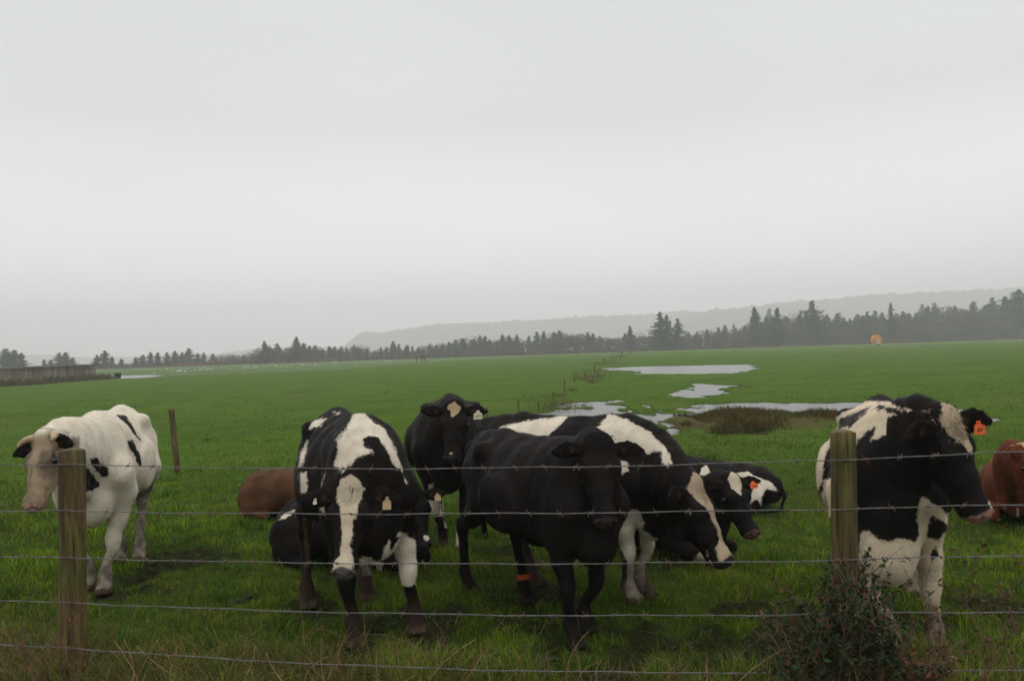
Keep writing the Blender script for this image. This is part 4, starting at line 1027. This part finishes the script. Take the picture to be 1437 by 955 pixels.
for k in range(5):
    pts = []
    zl = at(100, YL[k], 4.36-.065)[2]; zr = at(1186, YR[k], 3.75-.06)[2]; yl_, yr_ = 4.36-.07, 3.75-.06
    t = np.linspace(-1, 2, 700); xw = PL[0]+step[0]*t; yw = yl_+(yr_-yl_)*t
    xm = at_px(640, 4.0)[0]; tm = (xm-PL[0])/step[0]; zm = at(640, YM[k], yl_+(yr_-yl_)*tm)[2]
    lin = zl+(zr-zl)*t; sg = (zm-(zl+(zr-zl)*tm))/(4*tm*(1-tm))
    te = (at_px(1437, 3.55)[0]-PL[0])/step[0]; ze = at(1437, YE1[k], yl_+(yr_-yl_)*te)[2]
    slope = (ze-zr)/(te-1)
    te0 = (at_px(0, 4.42)[0]-PL[0])/step[0]; ze0 = at(0, YE0[k], yl_+(yr_-yl_)*te0)[2]; slope0 = (zl-ze0)/(0-te0)
    zw = np.where(t < 0, zl+slope0*t*(1+.35*t)*.9, np.where(t > 1, zr+slope*(t-1)*(1-.6*(t-1)), lin+4*sg*t*(1-t)))
    zw = zw+.0022*np.sin(t*23+k)+.0012*np.sin(t*61+k*2)
    ctr = np.stack([xw, yw, zw], 1)
    L = np.concatenate([[0], np.cumsum(np.linalg.norm(np.diff(ctr, axis=0), axis=1))])
    Lf = np.linspace(0, L[-1], 3000); cf = np.stack([np.interp(Lf, L, ctr[:, q]) for q in range(3)], 1)
    b = MB()
    for ph in (0, pi):
        a = Lf*2*pi/.034+ph; b.tube(cf+np.stack([np.zeros(len(a)), .0018*np.cos(a), .0018*np.sin(a)], 1), .0016, 5, False)
    w = fpart(b, 'wire', MWIRE)
    w['label'] = ['topmost barbed strand', 'second strand from the top', 'middle strand of the five', 'second strand from the ground', 'lowest barbed strand near the grass'][k]
    s = wr.uniform(.02, .1)+L[-1]*.21
    while s < L[-1]*.80:
        p = [np.interp(s, L, ctr[:, q]) for q in range(3)]
        if barb0 is None: bo = barb_mb().build('barb', MRUST, w, True); barb0 = bo.data
        else: bo = bpy.data.objects.new('barb', barb0); COL.objects.link(bo); bo.parent = w
        bo.location = p; bo.rotation_euler = (wr.uniform(0, 6.28), 0, math.atan2(step[1], step[0])); bo.scale = (1.3,)*3
        s += .155+wr.uniform(-.008, .008)
    for i in (1, 2):
        p = PO[i]; zz = (zl, zr)[i-1]; rr = rad[i]
        sb = MB(); xx = at((100, 1186)[i-1], (YL, YR)[i-1][k], p[1]-rr)[0]
        sb.tube([(xx-.006, p[1]-rr+.01, zz+.012), (xx-.004, p[1]-rr-.008, zz+.010), (xx, p[1]-rr-.0115, zz), (xx+.004, p[1]-rr-.008, zz-.010), (xx+.006, p[1]-rr+.01, zz-.012)], .0018, 6)
        fpart(sb, 'staple', MRUST)

# leaning stake, far pasture fence, farm wall
def lone(name, base, top, r, seed, label, cat):
    base = np.array(base); top = np.array(top)
    o = post_mesh(np.array([0, 0, -.05]), top-base, r*1.1, r, seed).build(name, MPOST, None, True); o.location = tuple(base); tag(o, label, cat); return o
b0 = ground(250, 665); lone('fence_post', b0, at(240.5, 574, b0[1]), .045, 21, 'lone leaning wooden post in the grass right of the white cow', 'post')
ff = empty('pasture_fence', ground(760, 560)); tag(ff, 'low stakes of an old fence running away past the puddles', 'fence')
for i, (px, y0, y1) in enumerate([(684, 601, 571), (727.5, 586, 560), (755.8, 577, 564), (776.8, 566, 549), (792.5, 551, 532), (806, 537, 522), (820.7, 531, 522), (834, 521, 511), (848, 509, 502), (873, 500, 493), (884, 496, 489)]):
    p = ground(px, y0); t = at(px-.5, y1, p[1]); r_ = .028*max(1, p[1]/32)
    o = post_mesh(p-[0, 0, .05], t, r_, r_*.9, i).build('post', MPOST, ff, True); o.location = -ff.location
# concrete bunker wall on the left
wl0 = np.array([-46.8, 86.0]); wl1 = np.array([-46.0, 52.0])
c1 = at(138.5, 511, 86); c1g = 1.72
wroot = empty('concrete_wall', (wl0[0], wl0[1], 0)); tag(wroot, 'long low weather-stained concrete wall at the left edge of the field', 'wall')
b = MB(); n = 17
for i in range(n):
    t0, t1 = i/n, (i+1)/n; a = wl0+(wl1-wl0)*t0; q = wl0+(wl1-wl0)*t1; c = (a+q)/2-wl0; L = np.linalg.norm(q-a)
    hh = c1g-.24*(t0+t1)/2
    b.box((c[0], c[1], hh/2-.1), (.18, L-.02, hh+.2+.01*(i % 3)), 0)
b.box((-4, .0, c1g/2-.1), (8, .18, c1g+.18)); b.build('wall_panel', MCON, wroot)
b = MB(); d = wl1-wl0
b.box((d[0]/2, d[1]/2, c1g-.10), (.26, 34.2, .09), -.0235*0, 0); o = b.build('coping', mat_simple('dark_coping', (.05, .048, .042), .9, .2, 2, (.1, .09, .075)), wroot); o.rotation_euler = (-math.atan2(.24, 34)*-1, 0, 0)
X = rng.uniform(-46.2, -43.2, 5200); Y = rng.uniform(53, 86, 5200); nn = fbm([X*.5, Y*.18], 3, 61); kk = (nn > -.25) & (X < -45.9+2.5*np.clip(nn+.6, 0, 1)); X, Y = X[kk], Y[kk]; n = len(X)
cc = np.where((rng.uniform(0, 1, (n, 1)) < .5), np.array([[.12, .065, .04]]), np.array([[.075, .08, .03]]))*rng.uniform(.6, 1.2, (n, 1))
blades('weeds', np.column_stack([X, Y, np.zeros(n)]), rng.uniform(.25, .75, n)*sstep(-43, -45.8, X)+.12, rng.uniform(.08, .2, n), rng.uniform(.2, .8, n), cc, MBL, 'reddish dead weeds heaped against the concrete wall', 'weeds')
p = ground(63, 538.5); q = at(73.5, 530, p[1]-.4); lone('prop_post', p, q, .09, 31, 'short thick post leaning against the weeds by the concrete wall', 'post')
# black tub by the flood strip
b = MB(); pr = [(.0, 0), (.30, 0), (.36, .55), (.40, .56), (.40, .62), (.34, .62), (.28, .06), (0, .06)]; n = 18
V = [(r_*cos(2*pi*i/n), r_*sin(2*pi*i/n), z_) for r_, z_ in pr for i in range(n)]
b.add(V, [[j*n+i, j*n+(i+1) % n, (j+1)*n+(i+1) % n, (j+1)*n+i] for j in range(len(pr)-1) for i in range(n)])
o = b.build('water_tub', mat_simple('black_plastic', (.012, .012, .014), .5, .4), None, True); o.location = tuple(ground(165.5, 530.5)); tag(o, 'small black tub standing by the far strip of water on the left', 'tub')
# broken brace: two dark stakes in the field
rt = empty('brace_post', ground(595, 506.5)); tag(rt, 'dark propped brace stakes far off in the middle of the field', 'post')
g0 = np.array(rt.location)
for nm, a, c in (('upright', (592.5, 506.5), (591, 498)), ('strut', (598, 507), (594, 500)), ('stake', (584.5, 506.5), (584.5, 502)), ('rail', (591.2, 499), (595, 501.5))):
    dpt = g0[1]; P0 = at(a[0], a[1], dpt); P1 = at(c[0], c[1], dpt); b = MB(); b.tube([P0-g0, P1-g0], [.11, .09], 8); b.build(nm, mat_simple('dark_wood_'+nm, (.03, .025, .022), .8, .2), rt, True)
# orange irrigation reel
org = mat_simple('orange_paint', (.72, .33, .02), .5, .4, 2, (.55, .22, .03)); pale = mat_simple('pale_metal', (.65, .65, .62), .5, .4); blk = mat_simple('rubber', (.02, .02, .02), .8, .2)
hr = empty('irrigation_reel', ground(1230, 484.6), radians(12)); tag(hr, 'round orange irrigation hose reel parked before the trees', 'hose reel')
D = 1.28
for s in (-.42, .42):
    b = MB(); b.tube([(1.36*D*0+D*cos(t), s, 1.42+D*sin(t)) for t in np.linspace(0, 2*pi, 41)], .07, 8, False)
    for t in np.linspace(0, 2*pi, 13)[:-1]: b.tube([(0, s, 1.42), (D*cos(t), s, 1.42+D*sin(t))], .05, 6)
    b.build('reel_flange', org, hr, True)
b = MB()
for j in range(9):
    for rr in (D*.93, D*.8, D*.67): b.tube([(rr*cos(t), -.34+j*.085, 1.42+rr*sin(t)) for t in np.linspace(0, 2*pi, 37)], .05, 6, False)
b.tube([(0, -.42, 1.42), (0, .42, 1.42)], D*.62, 24); b.build('hose', org, hr, True)
b = MB(); b.box((0, 0, .25), (2.6, .14, .14)); b.box((0, -.62, .45), (.14, .14, .6)); b.box((0, .62, .45), (.14, .14, .6)); b.box((0, 0, .22), (.2, 1.6, .16)); b.tube([(-.3, -.62, .4), (0, -.62, 1.42), (.3, -.62, .4)], .05, 6); b.build('chassis', pale, hr)
for s in (-.8, .8):
    b = MB(); b.tube([(0, s-.1, .36), (0, s+.1, .36)], .36, 18); b.build('wheel', blk, hr, True)
b = MB(); b.box((0, -.8, .62), (.75, .3, .3)); b.build('engine_box', pale, hr)

# ------------------------------------------------------------------ gulls
b = MB(); n = 8; pr = [(-.22, .0), (-.16, .03), (-.05, .075), (.05, .08), (.12, .05), (.15, .035)]
V = [(x_, r_*cos(2*pi*i/n), .19+r_*sin(2*pi*i/n)+.12*max(0, x_-.05)) for x_, r_ in pr for i in range(n)]
b.add(V, [[j*n+i, j*n+(i+1) % n, (j+1)*n+(i+1) % n, (j+1)*n+i] for j in range(len(pr)-1) for i in range(n)], (.75, .75, .75))
b.tube([(.12, 0, .21), (.16, 0, .28), (.18, 0, .30)], [.045, .045, .03], 8, True, (.78, .78, .78)); b.tube([(.19, 0, .295), (.24, 0, .285)], [.014, .004], 5, True, (.55, .4, .05))
b.tube([(.0, 0, .255), (-.12, 0, .24), (-.26, 0, .20)], [.05, .045, .01], 6, True, (.3, .32, .34))
for s in (-.03, .03): b.tube([(0, s, .13), (0, s, 0)], .008, 4, True, (.4, .3, .2))
g0 = b.build('gull', mat_col('gull_plumage'), None, True); tag(g0, 'tiny white gull standing in the far left field', 'gull', 'gulls scattered over the far left field')
gr = random.Random(8); cnt = 0
for i in range(125):
    px = gr.uniform(212, 560); t = (px-212)/350; yb = 525.5-t*17.5; py = yb-abs(gr.gauss(0, 1))*3.2-.4
    if px > 480 and gr.random() < .5: continue
    hor = 513-.0313*px
    if py < hor+7.5: continue
    p = ground(px, py); o = g0 if cnt == 0 else g0.copy()
    if cnt: COL.objects.link(o)
    o.location = tuple(p); o.rotation_euler = (0, 0, gr.uniform(0, 6.28)); o.scale = (gr.uniform(.65, 1.0),)*3; cnt += 1

# ------------------------------------------------------------------ trees
def conifer(seed, width=.24, bare=.05, dens=1.0, lop=0):
    r = np.random.default_rng(seed); V = []; C = []
    nw = int(30*dens)
    for j in range(nw):
        t = bare+(1-bare)*(j/nw)**.92
        nb = 7 if t < .8 else 5
        wmax = width*((1-t)**.75)*(1+.28*r.normal())+.008
        for k in range(nb):
            a = r.uniform(0, 2*pi); L = wmax*r.uniform(.55, 1.25)*(1+lop*cos(a))
            if L < .006: continue
            m = max(4, int(26*L/width*dens))
            for i in range(m):
                f = (i+r.uniform(0, 1))/m; rr = L*f
                z = t-.30*rr*(1-f*.6)+r.normal(0, .006)
                spread = .035*(1-f*.5)*(L/width+.3)
                c = np.array([rr*cos(a)+r.normal(0, spread*.6), rr*sin(a)+r.normal(0, spread*.6), z])
                s = r.uniform(.012, .025)*(1.15-.5*f); u = nrm(r.normal(size=3)); v = nrm(np.cross(u, r.normal(size=3)))
                u = nrm(u*.6+np.array([cos(a), sin(a), -.2])*.9)
                V.append([c-u*s*1.5, c+v*s, c+u*s*1.7, c-v*s]); C.append(np.array([.020, .034, .020])*r.uniform(.5, 1.5)*(1+.4*f))
    V = np.array(V).reshape(-1, 3); C = np.repeat(np.array(C), 4, 0); return V, C
def broadleaf(seed):
    r = np.random.default_rng(seed); V = []; C = []
    blobs = [(r.normal(0, .14), r.normal(0, .14), r.uniform(.35, .82), r.uniform(.12, .24)) for _ in range(13)]
    for (x, y, z, q) in blobs:
        for i in range(120):
            d = nrm(r.normal(size=3))*q*r.uniform(.5, 1.05)**.6; c = np.array([x, y, z])+d; s = r.uniform(.008, .02)
            u = nrm(r.normal(size=3)); v = nrm(np.cross(u, r.normal(size=3))); u = nrm(u+np.array([0, 0, .6]))
            V.append([c-u*s*2, c+v*s*.6, c+u*s*2, c-v*s*.6]); C.append(np.array([.075, .062, .050])*r.uniform(.5, 1.4))
    return np.array(V).reshape(-1, 3), np.repeat(np.array(C), 4, 0)
crowns = []
for s in range(9): crowns.append(('conifer', conifer(100+s, [.20, .24, .28, .17, .22, .30, .26, .19, .33][s], [.04, .03, .02, .05, .12, .02, .04, .08, .02][s], 1, [0, .1, .25, 0, .3, .1, -.2, .1, .2][s])))
for s in range(4): crowns.append(('bare_tree', broadleaf(200+s)))
cm = []
for kind, (V, C) in crowns:
    F = np.arange(len(V)).reshape(-1, 4); o = mesh_np('crown', V, F, MFOL, None, True, {'Col': C}); me = o.data; bpy.data.objects.remove(o)
    b = MB(); b.tube([(0, 0, -.02), (.002, 0, .3), (0, .002, .65), (0, 0, .96 if kind == 'conifer' else .7)], [.020, .015, .008, .002], 7)
    if kind != 'conifer':
        r = random.Random(7)
        for i in range(7):
            a = r.uniform(0, 6.28); z = r.uniform(.2, .5); b.tube([(0, 0, z), (.1*cos(a), .1*sin(a), z+.15), (.2*cos(a), .2*sin(a), z+.3)], [.009, .006, .002], 5)
    o = b.build('trunk', MBARK, None, True); tm_ = o.data; bpy.data.objects.remove(o); cm.append((kind, me, tm_))
def tree(px, topy, dist, vi, rz, wid=1.0, label=None, group=None):
    base = at_px(px, dist); top = at(px, topy, dist)[2]
    kind, me, tm_ = cm[vi]
    r = empty(kind, base, rz); H_ = max(2.5, top); r.scale = (H_*wid, H_*wid, H_)
    for nm, m in (('trunk', tm_), ('crown', me)):
        o = bpy.data.objects.new(nm, m); COL.objects.link(o); o.parent = r
    tag(r, label, 'tree', group); return r
prof = [(-160, 490), (0, 496), (15, 494), (30, 496), (50, 512), (68, 503), (88, 498), (105, 503), (120, 510), (138, 496), (165, 498), (180, 508), (196, 503), (213, 497), (230, 497), (250, 494), (272, 491), (292, 490), (305, 498), (355, 498), (362, 492), (372, 482), (392, 481), (405, 490), (417, 476), (432, 486),
        (470, 486), (490, 485), (503, 482), (520, 490), (536, 486), (553, 477), (575, 482), (600, 480), (640, 476), (672, 468), (690, 471), (715, 469), (740, 470), (770, 460), (800, 466), (850, 467), (880, 466), (910, 464), (960, 460), (1000, 457), (1045, 455), (1062, 436), (1090, 434), (1110, 442), (1140, 430), (1170, 438), (1200, 440), (1240, 434), (1275, 434), (1300, 428), (1330, 428), (1370, 424), (1400, 414), (1437, 408), (1620, 400)]
prof = [(a, b_-(6 if a < 300 else 3 if a < 480 else 1)) for a, b_ in prof]
pxs, pys = [a for a, _ in prof], [b_ for _, b_ in prof]
tr = random.Random(12)
def dist_at(px): return np.interp(px, [0, 200, 480, 900, 1437], [205, 225, 245, 262, 290])
GL = 'spindly conifers of the left end of the tree line'; GM = 'conifers of the middle tree line'; GR_ = 'tall hazy conifers of the right-hand wood'
def lab(px, kind):
    if kind > 8: return ('grey-brown leafless tree among the far conifers', 'bare trees in the far tree line')
    if px < 460: return ('small dark conifer in the broken tree line on the left', GL)
    if px < 960: return ('dark conifer in the continuous tree line across the middle', GM)
    return ('tall dark conifer in the misty wood on the right', GR_)
skip = lambda px: (40 < px < 62) or (112 < px < 131) or (178 < px < 190)
px = -130
while px < 1600:
    stp = tr.uniform(7, 11) if px > 300 else tr.uniform(8, 13)
    px += stp
    if skip(px): continue
    y = np.interp(px, pxs, pys); base = 513-.0313*px+7
    low = tr.random() < .45
    y2 = y+(base-y)*(abs(tr.gauss(0, .10)) if not low else tr.uniform(.15, .42))
    brush = 300 < px < 362 or (790 < px < 905 and tr.random() < .7) or tr.random() < (.12 if px > 460 else .03)
    vi = tr.randrange(9, 13) if brush else tr.randrange(9)
    l, g_ = lab(px, vi)
    tree(px, y2, dist_at(px)+tr.uniform(0, 22), vi, tr.uniform(0, 6.28), (tr.uniform(1.9, 2.9) if px < 470 else tr.uniform(1.4, 2.1)) if px < 1000 else tr.uniform(1.1, 1.7), l, g_)
px = 330
while px < 1600:        # second row behind
    px += tr.uniform(10, 16); y = np.interp(px, pxs, pys); base = 513-.0313*px+7
    vi = tr.randrange(9, 13) if tr.random() < .35 else tr.randrange(9); l, g_ = lab(px, vi)
    tree(px, y+(base-y)*tr.uniform(.08, .35), dist_at(px)+tr.uniform(30, 70), vi, tr.uniform(0, 6.28), tr.uniform(1.4, 2.2), l, g_)
px = 1010
while px < 1600:        # hazy rows deeper in the right-hand wood
    px += tr.uniform(15, 22); y = np.interp(px, pxs, pys); l, g_ = lab(px, 0)
    tree(px, y-tr.uniform(-9, 4), dist_at(px)+tr.uniform(130, 190), tr.randrange(9), tr.uniform(0, 6.28), tr.uniform(1.1, 1.6), l, g_)
px = 300
while px < 1600:        # low leafless brush filling the foot of the line
    px += tr.uniform(22, 34); y = np.interp(px, pxs, pys); base = 513-.0313*px+7; l, g_ = lab(px, 9)
    tree(px, y+(base-y)*tr.uniform(.25, .5), dist_at(px)-tr.uniform(0, 8), tr.randrange(9, 13), tr.uniform(0, 6.28), tr.uniform(1.6, 2.6), l, g_)
for (px, y, vi, w_, l) in [(417, 472, 4, .9, 'thin spire-topped conifer standing above the left part of the tree line'), (372, 478, 0, 1.1, 'pointed conifer at the left start of the dense tree line'), (885, 457, 3, 1.0, 'narrow conifer standing alone in front of the wood right of the middle'),
                          (928, 437, 2, .95, 'tall bushy conifer right of the middle, higher than its neighbours'), (937, 441, 6, .9, 'second tall conifer touching the bushiest one'), (952, 446, 5, .8, 'dark rounded conifer just right of the tall pair'),
                          (1060, 430, 7, .75, 'slender spire conifer at the left end of the right-hand wood'), (1142, 421, 8, .85, 'broadest dark conifer of the right-hand wood'), (1092, 431, 2, .8, 'dark conifer between the spire and the broadest tree'),
                          (1252, 424, 0, .6, 'thin conifer rising above the orange reel'), (1432, 405, 5, .7, 'tallest conifer at the right edge of the picture')]:
    tree(px, y, dist_at(px)-8, vi, px*.7, w_*1.5, l)
# reddish scrub in front of the trees
n = 26000; X = rng.uniform(-160, 270, n); Y0 = np.interp(X, [-300, -60, 60, 300], [213, 233, 258, 282]); Y = Y0+rng.uniform(-6, 18, n)
nn = fbm([X*.06, Y*.06], 3, 71); cc = (np.array([.12, .066, .05])*(1-sstep(-.2, .4, nn))[:, None]+np.array([.060, .062, .034])*sstep(-.2, .4, nn)[:, None])*rng.uniform(.5, 1.2, (n, 1))
blades('scrub', np.column_stack([X, Y, np.zeros(n)]), rng.uniform(.4, 1.5, n), rng.uniform(.25, .6, n), rng.uniform(.1, .7, n), cc, MBL, 'reddish brown scrub along the foot of the far trees', 'scrub')

# ------------------------------------------------------------------ bush and brambles at the fence
def leaf_geo(V, F, C, p, d, nrm_, L, W, col):
    s = nrm(np.cross(d, nrm_)); k = len(V)
    V += [p, p+d*L*.35+s*W*.5+nrm_*W*.12, p+d*L*.35-s*W*.5+nrm_*W*.12, p+d*L*.72+s*W*.38+nrm_*W*.05, p+d*L*.72-s*W*.38+nrm_*W*.05, p+d*L-nrm_*W*.15, p+d*L*.35-nrm_*W*.03, p+d*L*.72-nrm_*W*.08]
    F += [[k, k+6, k+1], [k, k+2, k+6], [k+6, k+7, k+3, k+1], [k+6, k+2, k+4, k+7], [k+7, k+5, k+3], [k+7, k+4, k+5]]
    C += [col]*8
def shrub(name, stems, seed, leafL, col, label, cat, nleaf=60, twigs=6, mat=MLEAF, stemr=.005, dead=.05):
    r = np.random.default_rng(seed); sb = MB(); V = []; F = []; C = []
    o0 = np.array(stems[0][0], float); o0[2] = 0
    for st in stems:
        P0, P1, bend = np.array(st[0], float)-o0, np.array(st[1], float)-o0, np.array(st[2], float)
        path = [P0+(P1-P0)*t+bend*4*t*(1-t)+r.normal(0, .008, 3) for t in np.linspace(0, 1, 12)]
        sb.tube(path, np.linspace(stemr, stemr*.35, 12), 6)
        segs = [path]
        for _ in range(twigs):
            i = r.integers(3, 11); b_ = path[i]; d_ = nrm(nrm(path[i]-path[i-1])*.6+nrm(r.normal(size=3))*.9+np.array([0, 0, .35])); L_ = r.uniform(.08, .24)
            tw = [b_+d_*L_*t+np.array([0, 0, .05])*t*t for t in np.linspace(0, 1, 6)]; sb.tube(tw, np.linspace(stemr*.5, stemr*.2, 6), 5); segs.append(tw)
        for _ in range(nleaf):
            sg = segs[r.integers(0, len(segs))] if r.random() < .75 else path; f = r.uniform(.15, 1)*(len(sg)-1.001); i = int(f); p = sg[i]+(sg[i+1]-sg[i])*(f-i)
            t_ = nrm(sg[i+1]-sg[i]); d_ = nrm(t_*.5+nrm(r.normal(size=3))); n_ = nrm(np.array([0, 0, 1])+r.normal(0, .55, 3)); n_ = nrm(n_-d_*(n_@d_)); L_ = leafL*r.uniform(.6, 1.25)
            c = np.array(col)*r.uniform(.55, 1.5)
            if r.random() < dead: c = np.array([.12, .06, .03])*r.uniform(.6, 1.4)
            leaf_geo(V, F, C, p, d_, n_, L_, L_*.55, c)
    root = empty(name, tuple(o0)); tag(root, label, cat); sb.build('stems', MSTEM, root, True)
    loops = np.array([i for f in F for i in f]); mesh_np('foliage', np.array(V), None, mat, root, True, {'Col': np.array(C)}, loops, np.array([len(f) for f in F])); return root
r = np.random.default_rng(77); st = []
for i in range(46):
    px = np.clip(r.normal(1205, 62), 1085, 1380); ytop = np.interp(px, [1080, 1120, 1150, 1180, 1205, 1235, 1260, 1330, 1390], [935, 890, 855, 800, 798, 885, 925, 935, 945])+abs(r.normal(0, 34))
    dep = r.uniform(3.38, 3.92); tp = at(px, ytop, dep); bx_ = at_px(1225+(px-1225)*.55, dep+r.uniform(-.05, .1)); st.append((bx_, tp, (r.normal(0, .05), r.normal(0, .04), .05)))
shrub('bush', st, 5, .030, (.022, .044, .014), 'dark glossy-leaved bush growing round the foot of the right post', 'bush', 150, 9)
st = []
for i in range(30):
    px = r.uniform(1120, 1400); dep = r.uniform(3.4, 3.8); tp = at(px+r.normal(0, 60), r.uniform(885, 935), dep); st.append((at_px(px, dep), tp, (r.normal(0, .12), 0, .05)))
shrub('bramble', st, 6, .03, (.10, .05, .03), 'tangle of red-brown dead bramble stems low in the dark bush', 'bramble', 9, 3, stemr=.0035, dead=.7)
st = []
for a in [((1437, 955), (1335, 765), 4.0), ((1400, 930), (1345, 830), 3.9), ((1460, 900), (1360, 770), 4.1), ((1420, 950), (1425, 800), 4.0), ((1340, 950), (1330, 850), 3.8), ((1470, 930), (1380, 840), 4.0), ((1380, 950), (1437, 860), 3.9), ((1320, 945), (1290, 800), 3.85), ((1110, 940), (1085, 838), 3.8), ((1130, 940), (1105, 828), 3.85)]:
    st.append((at_px(a[0][0], a[2]), at(a[1][0], a[1][1], a[2]+.05), (0, .02, .10)))
shrub('bramble', st, 8, .034, (.055, .045, .028), 'sparse bramble with arching thorny stems at the lower right edge', 'bramble', 17, 3, stemr=.0032, dead=.55)
st = []
for a in [((372, 952), (490, 893), (-.02, 0, .16), 4.25), ((640, 950), (492, 895), (.05, 0, .12), 4.2), ((560, 950), (640, 905), (0, 0, .1), 4.15), ((690, 950), (785, 862), (0, 0, .03), 4.05), ((655, 950), (610, 868), (0, 0, .05), 4.1), ((640, 955), (720, 860), (0, 0, .05), 4.1)]:
    st.append((at_px(a[0][0], a[3]), at(a[1][0], a[1][1], a[3]), a[2]))
shrub('bramble', st, 9, .02, (.09, .05, .03), 'thin red bramble runners arching under the lowest wires, left of centre', 'bramble', 5, 1, stemr=.0034, dead=.8)
st = []
for i in range(16):
    px = r.uniform(5, 110); dep = r.uniform(4.0, 4.3); st.append((at_px(px, dep), at(px+r.normal(0, 35), r.uniform(850, 930), dep), (r.normal(0, .05), 0, .03)))
shrub('bramble', st, 10, .022, (.08, .04, .028), 'dead reddish bramble stems at the foot of the left post', 'bramble', 7, 2, stemr=.003, dead=.8)
# long bent straw stalks
st = []
for i in range(26):
    px = r.uniform(100, 700) if i < 20 else r.uniform(700, 1100); dep = r.uniform(3.95, 4.3); st.append((at_px(px, dep), at(px+r.normal(0, 55), r.uniform(885, 948), dep), (r.normal(0, .04), 0, .02)))
b = MB()
for P0, P1, bd in st:
    b.tube([P0+(P1-P0)*t+np.array(bd)*4*t*(1-t) for t in np.linspace(0, 1, 7)], np.linspace(.0028, .0012, 7), 5)
o = b.build('dead_stalks', mat_simple('straw', (.38, .26, .13), .7, .2, 20, (.22, .14, .06)), None, True); tag(o, 'long bleached seed stalks leaning under the wires', 'dead stalks', kind='stuff')
